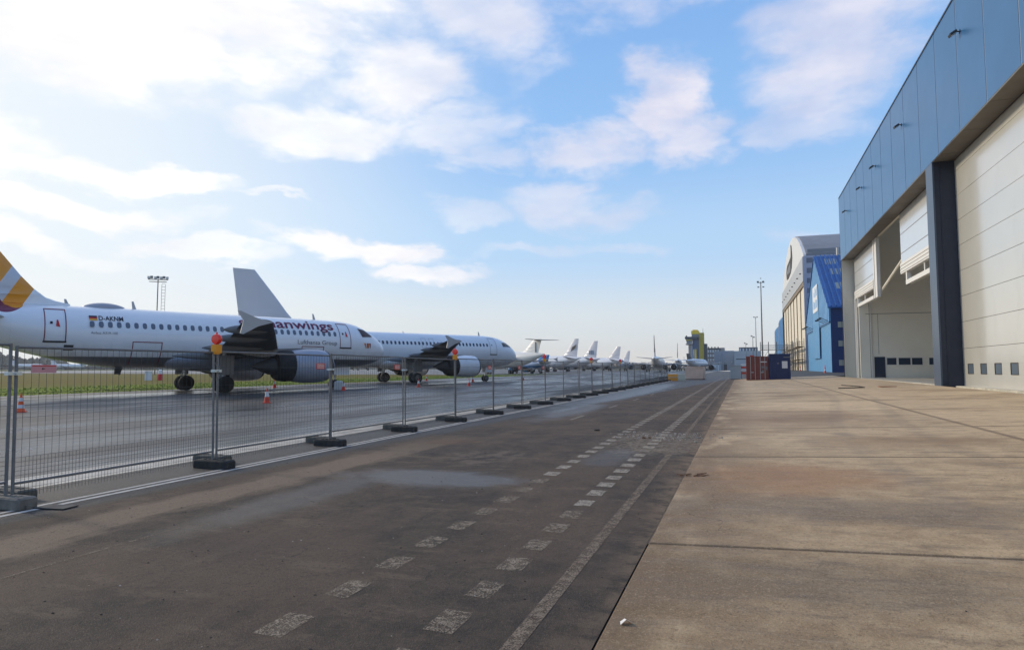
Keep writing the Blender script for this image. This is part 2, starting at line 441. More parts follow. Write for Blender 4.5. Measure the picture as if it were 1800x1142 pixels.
def make_paint_mat(name, c, wear=.5, sc=14.0):
    """worn road paint: bits of it are gone"""
    m, T, b, p = ground_mat(name)
    n = T.math('ADD', T.math('MULTIPLY', T.noise(p, sc, 6, .75), .42), T.math('MULTIPLY', T.noise(p, 62, 4, .8), .58))
    b.inputs['Base Color'].default_value = col4(c)
    T.put(b.inputs['Base Color'], T.mix(T.map(T.noise(p, 4, 5, .7), .3, .7), tuple(q*.75 for q in c), c))
    b.inputs['Roughness'].default_value = .8
    T.put(b.inputs['Alpha'], T.map(n, wear-.06, wear+.06, 0, .94))
    return m


M = {}
M['road'] = make_road_mat()
M['taxi'] = make_taxi_mat()
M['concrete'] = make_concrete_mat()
M['grass'] = make_grass_mat('verge_grass')
M['strip'] = mat('drain_concrete', (.50, .46, .39), .85, var=.2, vscale=1.5, bump=.3, bscale=40, dirt=((.22, .19, .15), .6, 1.2))
M['joint'] = mat('joint_seal', (.035, .03, .026), .9)
M['line_white'] = make_paint_mat('fence_line_paint', (.66, .62, .56), .38)
M['line_worn'] = make_paint_mat('worn_marking_paint', (.31, .245, .175), .508)
M['line_mid'] = make_paint_mat('marking_paint', (.40, .34, .265), .468)
M['line_faint'] = make_paint_mat('faded_marking_paint', (.26, .195, .135), .492)


def sheet(name, x0, x1, y0, y1, nx, ny, m, dz=0.0, parent=None, fx=None):
    vs = []; fs = []
    for j in range(ny+1):
        Y = y0+(y1-y0)*((j/ny)**(2.2 if ny > 20 else 1))
        for i in range(nx+1):
            X = x0+(x1-x0)*i/nx
            vs.append((X, Y, (fx or gz)(X, Y)+dz))
    for j in range(ny):
        for i in range(nx):
            a = j*(nx+1)+i; fs.append((a, a+1, a+nx+2, a+nx+1))
    return MB().add(vs, fs).build(name, m, parent)


def ydense(Y0, Y1):
    out = [Y0]
    for v in (-40, 0, 40, 80, 92, 104, 109, 114, 119, 124, 160, 220, 300, 600, 1200, 3000):
        if Y0 < v < Y1: out.append(v)
    return out+[Y1]


def strip_sheet(name, xs, Y0, Y1, m, dz, parent=None):
    ys = ydense(Y0, Y1); vs = []; fs = []
    for Y in ys:
        for X in xs: vs.append((X, Y, gz(X, Y)+dz))
    n = len(xs)
    for j in range(len(ys)-1):
        for i in range(n-1):
            a = j*n+i; fs.append((a, a+1, a+n+1, a+n))
    return MB().add(vs, fs).build(name, m, parent)


tag(strip_sheet('ground', [-1900, -900, -400, -60, -44.1], -60, 1900, M['grass'], -.03), kind='structure')
tag(strip_sheet('far_ground', [-44.1, -20, 0, 12.3, 400, 1900], 590, 6000, M['grass'], -.06), kind='structure')
tag(strip_sheet('side_ground', [12.3, 60, 400, 1900], -60, 600, M['grass'], -.12), kind='structure')
tag(strip_sheet('taxiway', [-44, -30, -20, -11.12], -60, 600, M['taxi'], -.004), kind='structure')
tag(strip_sheet('drainage_strip', [-11.12, -10.05], -40, 300, M['strip'], .002), kind='structure')
tag(strip_sheet('road', [-10.05, -6, -3, -.945], -40, 300, M['road'], 0), kind='structure')
tag(strip_sheet('far_apron', [-300, -120, -44.02], 146, 600, M['taxi'], -.012), kind='structure')
tag(strip_sheet('far_road', [-30, -10, 10, 60], 300.05, 700, M['taxi'], .004), kind='structure')
M['runway'] = mat('runway_concrete', (.42, .40, .38), .9, var=.1)
tag(strip_sheet('runway', [-330, -262], 150, 1500, M['runway'], .012), kind='structure')
M['farasph'] = mat('far_asphalt', (.06, .058, .055), .8, var=.25, vscale=.4)
tag(strip_sheet('service_yard', [-.95, 1, 3, 7, 12.3, 60, 300], 103.6, 1850, M['farasph'], -.002), kind='structure')
tag(strip_sheet('apron_bed', [-1.8, -.9, 3, 7, 12.3], -40, 103.6, M['joint'], -.035), kind='structure')
# concrete apron: every slab an object, joints left open over the dark bed
apron = empty('concrete_apron', (0, 0, 0)); tag(apron, kind='structure')
ysl = [-27.6, -20.7, -13.8, -6.9, 0.0, 6.93, 13.78, 19.95, 27.0, 34, 41, 48, 55, 62, 69, 76, 83, 90, 97, 103.6]
xsl = [-.94, 5.56, 12.3]
rs = random.Random(4)
for i in range(2):
    for j in range(len(ysl)-1):
        g = .009 if i == 0 else .007
        x0, x1, y0, y1 = xsl[i]+(.004 if i == 0 else g), xsl[i+1]-g, ysl[j]+.012, ysl[j+1]-.012
        if i == 1: x0 = xsl[i]+g; x1 = xsl[2]
        h = rs.uniform(-.0015, .0015)
        c = [(x0, y0), (x1, y0), (x1, y1), (x0, y1)]
        e = .012
        ci = [(x0+e, y0+e), (x1-e, y0+e), (x1-e, y1-e), (x0+e, y1-e)]
        vs = [(a, b_, gz(a, b_)-.05) for a, b_ in c]+[(a, b_, gz(a, b_)-.008+h) for a, b_ in c]+[(a, b_, gz(a, b_)+h) for a, b_ in ci]
        fs = [(0, 1, 5, 4), (1, 2, 6, 5), (2, 3, 7, 6), (3, 0, 4, 7), (4, 5, 9, 8), (5, 6, 10, 9), (6, 7, 11, 10), (7, 4, 8, 11), (8, 9, 10, 11)]
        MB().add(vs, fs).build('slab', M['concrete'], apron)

M['mud_fill'] = mat('mud_in_joint', (.15, .104, .066), .95, var=.3, vscale=3, bump=.5)
tag(strip_sheet('joint_mud', [-.957, -.925], 6.9, 103, M['mud_fill'], -.003), kind='structure')
# painted markings
marks = empty('road_markings', (0, 0, 0)); tag(marks, kind='structure')


def quad_on(mb, x0, x1, y0, y1, dz=.004, sk=0.0):
    vs = [(x0, y0, gz(x0, y0)+dz), (x1, y0+sk, gz(x1, y0)+dz), (x1, y1+sk, gz(x1, y1)+dz), (x0, y1, gz(x0, y1)+dz)]
    mb.add(vs, [(0, 1, 2, 3)])


def dashes(xc, w, y0, pitch, ln, yend, matfn):
    k = 0; far = MB()
    while y0+pitch*k < yend:
        y = y0+pitch*k+rs.uniform(-.02, .02); ww = w*rs.uniform(.92, 1.06)
        if y < 34:
            mb = MB(); quad_on(mb, xc-ww/2, xc+ww/2, y, y+ln*rs.uniform(.92, 1.05), sk=rs.uniform(-.02, .02)); mb.build('dash', matfn(y), marks)
        else: quad_on(far, xc-w/2, xc+w/2, y, y+ln)
        k += 1
    o = far.build('far_dashes', M['line_mid'], marks); tag(o, kind='stuff')


dashes(-3.06, .23, 1.45, .765, .40, 120, lambda y: M['line_worn'] if y < 10.6 else M['line_mid'])
dashes(-2.0, .23, 1.3, .715, .40, 120, lambda y: M['line_worn'] if y < 8.0 else M['line_mid'])
mb = MB()
for y in range(-10, 150, 2):
    quad_on(mb, -1.50, -1.38, y, y+2)
mb.build('edge_line', M['line_faint'], marks)
mb = MB()
for y in range(-10, 150, 5):
    quad_on(mb, -8.56, -8.47, y, y+5); quad_on(mb, -8.74, -8.66, y, y+5)
mb.build('double_line', M['line_white'], marks)
mb = MB()
for y in range(4, 150, 7):
    if y > 16: quad_on(mb, -5.62, -5.52, y+4, y+6)
mb.build('centre_line', M['line_mid'], marks)
mb = MB(); quad_on(mb, -6.03, -6.0, 3.9, 5.9); mb.build('scratch_line', M['line_faint'], marks)
mb = MB(); quad_on(mb, -2.35, -1.1, 14.2, 14.75, .006, .1); mb.build('cross_line', M['line_worn'], marks)

# grass tufts on the verge edge
g = MB(); rg = random.Random(11)
for k in range(16000):
    t = rg.random()**1.6
    Y = 12+170*rg.random()**1.3; X = -44.0-16*t+rg.uniform(-.15, .15)
    z = gz(X, Y)-.03; hgt = rg.uniform(.02, .09)*(1+.6*t); a = rg.uniform(0, 6.28); w = rg.uniform(.03, .09)
    lx, ly = rg.uniform(-.06, .06), rg.uniform(-.06, .06)
    g.add([(X-w*math.cos(a), Y-w*math.sin(a), z), (X+w*math.cos(a), Y+w*math.sin(a), z), (X+lx, Y+ly, z+hgt)], [(0, 1, 2)])
M['tuft'] = mat('grass_blade', (.20, .25, .035), .8, var=.2, vscale=.3)
tag(g.build('grass', M['tuft']), 'short green grass along the edge of the taxiway', 'grass', kind='stuff')
# ------------------------------------------------------------------ aircraft
M['white_paint'] = mat('white_aircraft_paint', (.82, .82, .83), .28, coat=.4, var=.02, vscale=.6)
M['fin_white'] = mat('fin_white_paint', (.60, .60, .63), .35, coat=.2, var=.02, vscale=.6)
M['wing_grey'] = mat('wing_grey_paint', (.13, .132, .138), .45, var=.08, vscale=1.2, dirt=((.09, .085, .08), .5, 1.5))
M['flap_grey'] = mat('fairing_grey_paint', (.17, .175, .185), .45, var=.05)
M['fence_white'] = mat('winglet_white_paint', (.42, .43, .44), .4, var=.03)
M['engine_grey'] = mat('cowl_blue_grey_paint', (.30, .33, .40), .35, coat=.2, var=.05, vscale=1.5, dirt=((.16, .16, .17), .4, 1.2))
M['lip'] = mat('inlet_lip_metal', (.35, .35, .36), .35, metal=.7)
M['cover_black'] = mat('black_cover_cloth', (.016, .016, .018), .8, bump=.6, bscale=3)
M['dark'] = mat('dark_metal', (.035, .035, .037), .6)
M['tyre'] = mat('tyre_rubber', (.022, .021, .02), .85, var=.2, vscale=6)
M['rim'] = mat('wheel_rim_metal', (.28, .27, .26), .5, metal=.3)
M['strut'] = mat('gear_strut_metal', (.42, .42, .42), .45, metal=.3, dirt=((.12, .11, .10), .6, 6))
M['pane'] = mat('cabin_window_blind', (.13, .155, .20), .25)
M['pane_dark'] = mat('cabin_window_glass', (.05, .06, .085), .15)
M['cockpit'] = mat('cockpit_glass', (.03, .04, .045), .08)
M['cockpit_cover'] = mat('brown_sun_screen', (.065, .03, .028), .5)
M['burgundy'] = mat('burgundy_letter_paint', (.16, .008, .05), .4)
M['outline'] = mat('burgundy_outline_paint', (.20, .018, .045), .5)
M['outline_grey'] = mat('grey_outline_paint', (.30, .32, .38), .5)
M['ink'] = mat('dark_blue_letter_paint', (.006, .010, .03), .6)
M['grey_letter'] = mat('grey_letter_paint', (.17, .175, .19), .5)
M['red'] = mat('red_paint', (.55, .02, .02), .5)
M['orange'] = mat('orange_paint', (.75, .22, .03), .5)
M['gold'] = mat('gold_paint', (.85, .42, .03), .5)
M['radome'] = mat('grey_radome', (.36, .36, .40), .4)
M['blue_tail'] = mat('blue_livery_paint', (.02, .27, .60), .35)
M['black_tail'] = mat('dark_tail_paint', (.045, .045, .05), .5)
M['beige_paint'] = mat('cream_aircraft_paint', (.80, .79, .77), .4, var=.03)


def fuselage_mat(name, top, belly, zb):
    """top and belly colours split at height zb; optional tail livery in the aircraft's own coordinates"""
    m = bpy.data.materials.new(name); m.use_nodes = True
    T = NT(m.node_tree); b = T.n['Principled BSDF']
    t = T.n.new('ShaderNodeTexCoord'); v = t.outputs['Object']; x, y, z = T.sep(v)
    n = T.noise(T.scale(v, .4, 1, 1), 1.2, 6, .6)
    c = T.mix(T.map(n, .3, .7), tuple(q*.95 for q in top), top)
    # grime streaks that run down to the belly
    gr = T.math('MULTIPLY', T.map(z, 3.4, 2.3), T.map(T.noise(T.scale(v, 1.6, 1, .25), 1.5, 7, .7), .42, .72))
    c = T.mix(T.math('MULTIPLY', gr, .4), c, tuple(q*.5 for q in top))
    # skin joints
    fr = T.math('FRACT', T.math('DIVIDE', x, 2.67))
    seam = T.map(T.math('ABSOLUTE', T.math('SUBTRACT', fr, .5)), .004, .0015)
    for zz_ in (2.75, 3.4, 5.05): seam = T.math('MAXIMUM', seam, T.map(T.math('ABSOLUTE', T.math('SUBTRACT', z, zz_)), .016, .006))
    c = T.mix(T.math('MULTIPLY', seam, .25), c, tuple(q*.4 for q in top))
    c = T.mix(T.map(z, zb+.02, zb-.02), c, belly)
    T.put(b.inputs['Base Color'], c)
    b.inputs['Roughness'].default_value = .3; b.inputs['Coat Weight'].default_value = .35; b.inputs['Coat Roughness'].default_value = .1
    return m


def build_text(s, size, mat_, place, width=None, weight=0.0, parent=None, name='lettering', gap=1.0, local=None):
    """flat lettering: text mesh whose vertices are put on a surface by place(u, v)"""
    cu = bpy.data.curves.new('t', 'FONT'); cu.body = s; cu.size = size; cu.offset = weight; cu.space_character = gap; cu.resolution_u = 3
    o = bpy.data.objects.new('t', cu); col.objects.link(o)
    bpy.context.view_layer.update()
    dg = bpy.context.evaluated_depsgraph_get()
    me = bpy.data.meshes.new_from_object(o.evaluated_get(dg)); bpy.data.objects.remove(o); bpy.data.curves.remove(cu)
    bm = bmesh.new(); bm.from_mesh(me); bmesh.ops.triangulate(bm, faces=bm.faces)
    xs = [v.co.x for v in bm.verts]
    if not xs: return None
    k = 1.0 if not width else width/(max(xs)-min(xs)); x0 = min(xs)
    for _ in range(2):
        long = [e for e in bm.edges if e.calc_length() > .35*size]
        if long: bmesh.ops.subdivide_edges(bm, edges=long, cuts=1)
        bmesh.ops.triangulate(bm, faces=bm.faces)
    for v in bm.verts: v.co = place((v.co.x-x0)*k, v.co.y)
    bm.to_mesh(me); bm.free(); me.materials.clear(); me.materials.append(mat_)
    return link(name, me, parent)


NOSE = [(0, 3.28, .02, .02), (.06, 3.28, .22, .22), (.2, 3.29, .45, .45), (.5, 3.31, .76, .76), (1.0, 3.38, 1.10, 1.09), (1.6, 3.48, 1.37, 1.35),
        (2.2, 3.57, 1.60, 1.55), (3.0, 3.68, 1.82, 1.74), (4.0, 3.76, 1.97, 1.88), (5.0, 3.79, 2.04, 1.95), (6.2, 3.80, 2.07, 1.975)]


class Fus:
    def __init__(s, L, tail=12.4): s.L = L; s.T = L-tail; s.tl = tail
    def at(s, q):
        if q <= 6.2:
            for a, b in zip(NOSE[:-1], NOSE[1:]):
                if q <= b[0]:
                    t = (q-a[0])/(b[0]-a[0]); return tuple(a[i]+(b[i]-a[i])*t for i in (1, 2, 3))
        if q <= s.T: return NOSE[-1][1:]
        t = min(1.0, (q-s.T)/s.tl)
        top = 5.87-.62*t**2.2; bot = 1.73+3.22*t**1.55
        return ((top+bot)/2, (top-bot)/2, 1.975*(1-t**1.75)+.22*t**1.75)
    def y(s, q, z, off=0.0):
        c, rz, ry = s.at(q); k = max(-1, min(1, (z-c)/rz))
        return -(ry*math.sqrt(max(0.0, 1-k*k))+off)
    def p(s, q, z, off=.015, side=-1):
        c, rz, ry = s.at(q); k = max(-.999, min(.999, (z-c)/rz)); w = math.sqrt(1-k*k)
        ny, nz = w/ry, k/rz; l = math.hypot(ny, nz)
        return Vector((-q, side*(ry*w+off*ny/l), z+off*nz/l))
    def quad(s, mb, c, n=5, m=6, off=.015, side=-1):
        """bilinear patch over four (s,z) corners laid on the skin"""
        vs = []
        for j in range(m+1):
            for i in range(n+1):
                a, b = i/n, j/m
                q = [(1-a)*(1-b)*c[0][k]+a*(1-b)*c[1][k]+a*b*c[2][k]+(1-a)*b*c[3][k] for k in (0, 1)]
                vs.append(s.p(q[0], q[1], off, side))
        fs = [(j*(n+1)+i, j*(n+1)+i+1, (j+1)*(n+1)+i+1, (j+1)*(n+1)+i) for j in range(m) for i in range(n)]
        mb.add(vs, fs)
    def band(s, mb, a, b, w, off=.02, side=-1):
        dx, dz = b[0]-a[0], b[1]-a[1]; l = math.hypot(dx, dz); nx, nz = -dz/l*w/2, dx/l*w/2
        s.quad(mb, [(a[0]-nx, a[1]-nz), (b[0]-nx, b[1]-nz), (b[0]+nx, b[1]+nz), (a[0]+nx, a[1]+nz)], max(2, int(l/.25)), 1, off, side)
    def frame(s, mb, s0, s1, z0, z1, w=.05, off=.02, side=-1, bottom=True):
        s.band(mb, (s0, z0), (s0, z1), w, off, side); s.band(mb, (s1, z0), (s1, z1), w, off, side)
        s.band(mb, (s0-w/2, z1), (s1+w/2, z1), w, off+.002, side)
        if bottom: s.band(mb, (s0-w/2, z0), (s1+w/2, z0), w, off+.002, side)


def airfoil(n=9, t=.12):
    up = []
    for i in range(n+1):
        x = .5*(1-math.cos(math.pi*i/n)); y = 5*t*(.2969*math.sqrt(x)-.126*x-.3516*x*x+.2843*x**3-.1015*x**4)
        up.append((x, y))
    return [(x, y+.012*math.sin(math.pi*x)) for x, y in up]+[(x, -y*.75+.012*math.sin(math.pi*x)) for x, y in up[-2:0:-1]]


def wing_mesh(secs, vertical=False, n=9):
    """secs: (s leading edge, chord, span position, height, thickness)"""
    rings = []
    for q, c, y, z, t in secs:
        if vertical: rings.append([(-(q+c*a), b*c, z) for a, b in airfoil(n, t)])
        else: rings.append([(-(q+c*a), y, z+b*c) for a, b in airfoil(n, t)])
    return MB().loft(rings)


def wheel(parent, x, y, r, w, name='wheel', detail=True):
    mb = MB(); mb.lathe([(-w/2, r*.6), (-w/2, r*.86), (-w*.36, r*.97), (-w*.2, r), (w*.2, r), (w*.36, r*.97), (w/2, r*.86), (w/2, r*.6)], (x, y, r), 'y', 22)
    t = mb.build(name, M['tyre'], parent, 40)
    if detail:
        for sg in (-1, 1):
            k = MB(); k.lathe([(sg*w*.52, 0.02), (sg*w*.52, r*.18), (sg*w*.42, r*.25), (sg*w*.44, r*.45), (sg*w*.53, r*.56), (sg*w*.50, r*.60)], (x, y, r), 'y', 16)
            k.build('rim', M['rim'], t, 40)
    return t


def jetliner(name, label, group, nose, heading, L, fmat, finmat, detail=2, windows=None, cockpit='cockpit', doors=None, outline='outline_grey',
             wing_s=None, engine='cfm', ttail=False, cowl='engine_grey', pane='pane', black_lip=True, finh=11.76, belly='white_paint', elev='fin_white', k=1.0):
    root = empty(name, nose, R(90-heading)); root.scale = (k, k, k)
    tag(root, label, 'airliner', group)
    F = Fus(L); n = 56 if detail > 1 else 20
    st = [0, .03, .08, .16, .3, .5, .8, 1.2, 1.6, 2.0, 2.6, 3.2, 3.9, 4.6, 5.4, 6.2] if detail else [0, .1, .5, 1.2, 2.2, 3.6, 6.2]
    q = 6.2; step = 1.4 if detail > 1 else 5
    while q+step < F.T: q += step; st.append(q)
    m_ = 18 if detail > 1 else 8
    st += [F.T+F.tl*i/m_ for i in range(m_+1)]
    rings = []
    for q in st:
        c, rz, ry = F.at(q)
        rings.append([(-q, ry*math.cos(2*math.pi*i/n), c+rz*math.sin(2*math.pi*i/n)) for i in range(n)])
    MB().loft(rings).build('fuselage', fmat, root, 50)
    s0 = wing_s if wing_s else (10.6 + (L-33.84)*.43)
    # belly fairing
    rings = []
    for i in range(15):
        t = i/14; q = s0-1.6+t*11.5; e = math.sin(math.pi*t)**.45 if 0 < t < 1 else 0.02
        rings.append([(-q, 2.12*e*math.cos(a)*(1 if abs(math.cos(a)) < .8 else .99), 2.42+(.98*e)*math.sin(a)) for a in [2*math.pi*j/24 for j in range(24)]])
    MB().loft(rings).build('belly_fairing', M[belly], root, 50)
    # wings
    for sg in (-1, 1):
        secs = [(s0-.3, 7.1, sg*1.0, 2.62, .14), (s0+.5, 6.1, sg*2.2, 2.72, .13), (s0+2.75, 3.95, sg*6.4, 3.18, .115), (s0+5.35, 2.75, sg*11.5, 3.75, .105), (s0+8.1, 1.6, sg*16.75, 4.25, .10), (s0+8.3, 1.4, sg*16.95, 4.27, .08)]
        if sg < 0: secs = secs
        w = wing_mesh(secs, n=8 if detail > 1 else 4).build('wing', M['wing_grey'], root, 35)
        # wingtip fence
        poly = [(s0+8.15, 4.2), (s0+9.0, 4.38), (s0+9.5, 4.56), (s0+9.95, 4.74), (s0+10.1, 4.72), (s0+9.8, 4.25), (s0+9.85, 3.95), (s0+9.95, 3.55), (s0+9.8, 3.5), (s0+9.0, 3.95)]
        MB().prism(poly, lambda p: (-p[0], sg*16.93, p[1]), lambda p: (-p[0], sg*17.0, p[1])).build('wingtip_fence', M['fence_white'], w)
        if detail:
            for yf, sl in ((3.0, 6.0), (6.8, 4.2), (10.6, 3.5), (13.6, 2.8)):
                sle = s0+.2+(yf-2.0)*.515; chord = 6.1-(yf-2.2)*.51 if yf < 6.4 else 3.95-(yf-6.4)*.235
                te = sle+chord; zc = 2.62+.125*yf-.32
                rr = []
                for i in range(9):
                    t = i/8; e = max(.04, math.sin(math.pi*min(1, t*.97+.02))**.6)
                    rr.append([(-(te-sl*.62+sl*t), sg*yf+.17*e*math.cos(a), zc-.1*t+.30*e*math.sin(a)) for a in [2*math.pi*j/10 for j in range(10)]])
                MB().loft(rr).build('flap_fairing', M['flap_grey'], w, 60)
        # tailplane
        if ttail:
            z0 = finh-.25; secs = [(L-3.2, 2.6, 0, z0, .1), (L-1.2, 1.3, sg*5.3, z0+.1, .09)]
        else:
            secs = [(L-6.0, 4.1, sg*.3, 4.75, .11), (L-2.85, 1.6, sg*6.2, 5.4, .09)]
        wing_mesh(secs, n=7 if detail > 1 else 4).build('tailplane', M[elev], root, 35)
        # engines
        if engine == 'cfm':
            ex, ey, ez = s0-1.5, sg*5.75, 1.90
            prof = [(0.25, .80), (0.05, .92), (0, 1.0), (-.06, 1.08), (-.35, 1.19), (-1.0, 1.27), (-1.9, 1.27), (-2.6, 1.2), (-3.0, 1.12), (-2.98, 1.02), (-2.3, .85)]
            prof = [(-ex-.0+a, r) for a, r in prof]
            e = MB().lathe(prof, (0, ey, ez), 'x', 32 if detail > 1 else 14, False).build('engine', M[cowl], root, 45)
            MB().lathe([(-ex+.1, .96), (-ex+.02, 1.0), (-ex-.03, 1.065), (-ex-.18, 1.15)], (0, ey, ez), 'x', 32 if detail > 1 else 14, False).build('inlet_lip', M['cover_black' if black_lip else 'lip'], e, 60)
            MB().lathe([(-ex-.28, .0), (-ex-.30, .5), (-ex-.22, .93), (-ex-.02, .99)], (0, ey, ez), 'x', 24, False).build('inlet_cover', M['cover_black'], e, 60)
            MB().lathe([(-ex-2.7, 1.04), (-ex-2.95, 1.13), (-ex-3.35, 1.16), (-ex-3.9, 1.10), (-ex-4.15, .95), (-ex-4.2, .6), (-ex-4.2, .01)], (0, ey, ez), 'x', 28 if detail > 1 else 12, False).build('reverser_cover', M['cover_black'], e, 50)
            MB().lathe([(-ex-4.1, .62), (-ex-4.6, .58), (-ex-5.1, .40), (-ex-5.5, .2), (-ex-5.9, .05)], (0, ey, ez-.05), 'x', 18, False).build('exhaust_cone', M['dark'], e, 50)
            zt = 3.05
            py = MB().loft([[(-ex-.9, ey-.12, ez+1.2), (-ex-.9, ey+.12, ez+1.2), (-ex-.9, ey+.12, ez+1.28), (-ex-.9, ey-.12, ez+1.28)],
                            [(-ex-2.6, ey-.2, ez+.9), (-ex-2.6, ey+.2, ez+.9), (-ex-2.6, ey+.2, zt+.15), (-ex-2.6, ey-.2, zt+.15)],
                            [(-ex-5.2, ey-.2, ez+.6), (-ex-5.2, ey+.2, ez+.6), (-ex-5.2, ey+.2, zt), (-ex-5.2, ey-.2, zt)],
                            [(-ex-6.6, ey-.1, zt-.35), (-ex-6.6, ey+.1, zt-.35), (-ex-6.6, ey+.1, zt), (-ex-6.6, ey-.1, zt)]])
            py.build('pylon', M['flap_grey'], e)
        elif engine == 'rear':
            ex, ey, ez = L-12.5, sg*2.95, 4.3
            MB().lathe([(-ex, .62), (-ex-.5, .8), (-ex-2.2, .82), (-ex-4, .6), (-ex-4.4, .4)], (0, ey, ez), 'x', 16).build('engine', M[cowl], root, 45)
            MB().box(-ex-3, -ex-1, min(sg*1.6, ey), max(sg*1.6, ey), ez-.12, ez+.12).build('pylon', M['flap_grey'], root)
        # main gear
        gx = -(17.71 if L > 35 else 16.1); gy = sg*3.8
        gmb = MB().tube((gx, gy, .55), (gx+.05, gy, 2.9), .13, .17, 10).tube((gx, gy-.55, .585), (gx, gy+.55, .585), .09, n=8).tube((gx-.0, gy, 1.3), (gx+1.2, gy*.8, 2.8), .06, n=6).tube((gx, gy, 1.4), (gx, gy*.4, 2.5), .07, n=6)
        if detail: gmb.tube((gx-.22, gy, .75), (gx-.3, gy, 1.15), .035, n=6).tube((gx-.3, gy, 1.15), (gx-.12, gy, 1.5), .035, n=6).tube((gx-.15, gy+.08, .8), (gx-.15, gy+.08, 2.2), .02, n=6)
        gear = gmb.build('main_gear', M['strut'], root, 50)
        MB().box(gx-.5, gx+.5, gy+sg*.62-.03, gy+sg*.62+.03, 1.25, 2.6).build('gear_door', M['flap_grey'], gear)
        for o_ in (-.46, .46): wheel(gear, gx, gy+o_, .585, .40, detail=detail > 0)
    # nose gear
    gx = -5.07
    gear = MB().tube((gx, 0, .38), (gx+.25, 0, 2.1), .085, .11, 10).tube((gx, -.3, .38), (gx, .3, .38), .06).tube((gx+.15, 0, 1.1), (gx+1.1, 0, 2.0), .05, n=6).build('nose_gear', M['strut'], root, 50)
    for o_ in (-.25, .25): wheel(gear, gx, o_, .38, .22, detail=detail > 0)
    for o_ in (-.38, .38): MB().box(gx-.2, gx+1.3, o_-.02, o_+.02, 1.15, 1.95).build('gear_door', M['white_paint'], gear)
    # fin and rudder
    zt = finh
    dorsal = [(L-8.9, 5.95), (L-8.5, 6.05), (L-7.81, 6.24), (L-7.11, 6.8), (L-6.4, 7.57), (L-5.26, 9.04), (L-3.0, zt), (L-.85, zt), (L-1.75, 5.45), (L-3, 5.35), (L-13.0, 5.5)]
    if ttail: dorsal = [(L-10.5, 5.7), (L-8.2, 5.95), (L-7.4, 6.3), (L-4.0, zt), (L-.9, zt), (L-2.2, 5.3), (L-9, 5.2)]
    nA = 9 if detail > 1 else 5
    secs = []
    for i in range(13):
        z = 5.3+(zt-5.3)*i/12
        def xle(z):
            pts = [(p[1], p[0]) for p in dorsal[:7]] if not ttail else [(p[1], p[0]) for p in dorsal[:4]]
            if z <= pts[0][0]: return pts[0][1]-.2
            for a, b in zip(pts[:-1], pts[1:]):
                if z <= b[0]: return a[1]+(b[1]-a[1])*(z-a[0])/(b[0]-a[0])
            return pts[-1][1]
        le = xle(z); te = (L-1.75)+(z-5.45)/(zt-5.45)*.9 if not ttail else (L-2.2)+(z-5.3)/(zt-5.3)*1.3
        secs.append((le, te-le, 0, z, min(.11, .55/(te-le)) if z < 8 else .095))
    # finer sections through the dorsal fillet
    extra = []
    for z in (5.8, 5.87, 5.95, 6.1, 6.3, 6.55, 6.8, 7.2, 7.6):
        le = xle(z); te = (L-1.75)+(z-5.45)/(zt-5.45)*.9 if not ttail else (L-2.2)+(z-5.3)/(zt-5.3)*1.3
        extra.append((le, te-le, 0, z, .55/(te-le)*.8))
    secs = sorted(secs+extra, key=lambda s_: s_[3])
    fin = wing_mesh(secs, True, nA).build('fin', finmat, root, 35)
    if detail:
        rb = MB()
        for sg in (-1, 1):
            rb.add([(-(L-3.75), sg*.30, 5.9), (-(L-3.72), sg*.30, 5.9), (-(L-1.92), sg*.105, zt-.15), (-(L-1.95), sg*.105, zt-.15)], [(0, 1, 2, 3)])
        if fmat.name.startswith('orange'): rb.build('rudder_gap', M['flap_grey'], fin)
    # cockpit windows
    if cockpit:
        for side in (-1, 1):
            if cockpit == 'cockpit_cover':
                mb = MB(); F.quad(mb, [(3.55, 5.2), (2.75, 5.08), (1.95, 4.52), (3.3, 4.45)], 6, 6, .03, side); mb.build('cockpit_screen', M[cockpit], root)
            else:
                for cc in ([(3.45, 4.95), (2.95, 5.0), (2.75, 4.45), (3.4, 4.45)], [(2.85, 5.02), (2.35, 4.95), (2.1, 4.45), (2.7, 4.45)], [(2.25, 4.93), (1.9, 4.75), (1.62, 4.35), (2.02, 4.42)]):
                    mb = MB(); F.quad(mb, cc, 4, 4, .02, side); mb.build('cockpit_window', M[cockpit], root)
    # cabin windows
    if windows:
        q0, q1, nw, zw = windows
        mb = MB(); pts = []; rim = []
        for i in range(12):
            a = 2*math.pi*i/12; ca, sa = math.cos(a), math.sin(a)
            pts.append((.125*abs(ca)**.7*(1 if ca > 0 else -1), .185*abs(sa)**.7*(1 if sa > 0 else -1)))
        P0 = [F.p(15+a*1.12, zw+b*1.12, .006) for a, b in pts]; P1 = [F.p(15+a, zw+b, .004) for a, b in pts]
        P0 = [v-Vector((-15, 0, 0)) for v in P0]; P1 = [v-Vector((-15, 0, 0)) for v in P1]; P2 = [v+Vector((0, -.012, 0)) for v in P1]
        mb.add(P0+P2, [(i, (i+1) % 12, 12+(i+1) % 12, 12+i) for i in range(12)]+[tuple(range(12, 24))])
        me = mb.mesh('window', M[pane])
        for i in range(nw):
            q = q0+(q1-q0)*i/(nw-1); link('window', me, root, (-q, 0, 0))
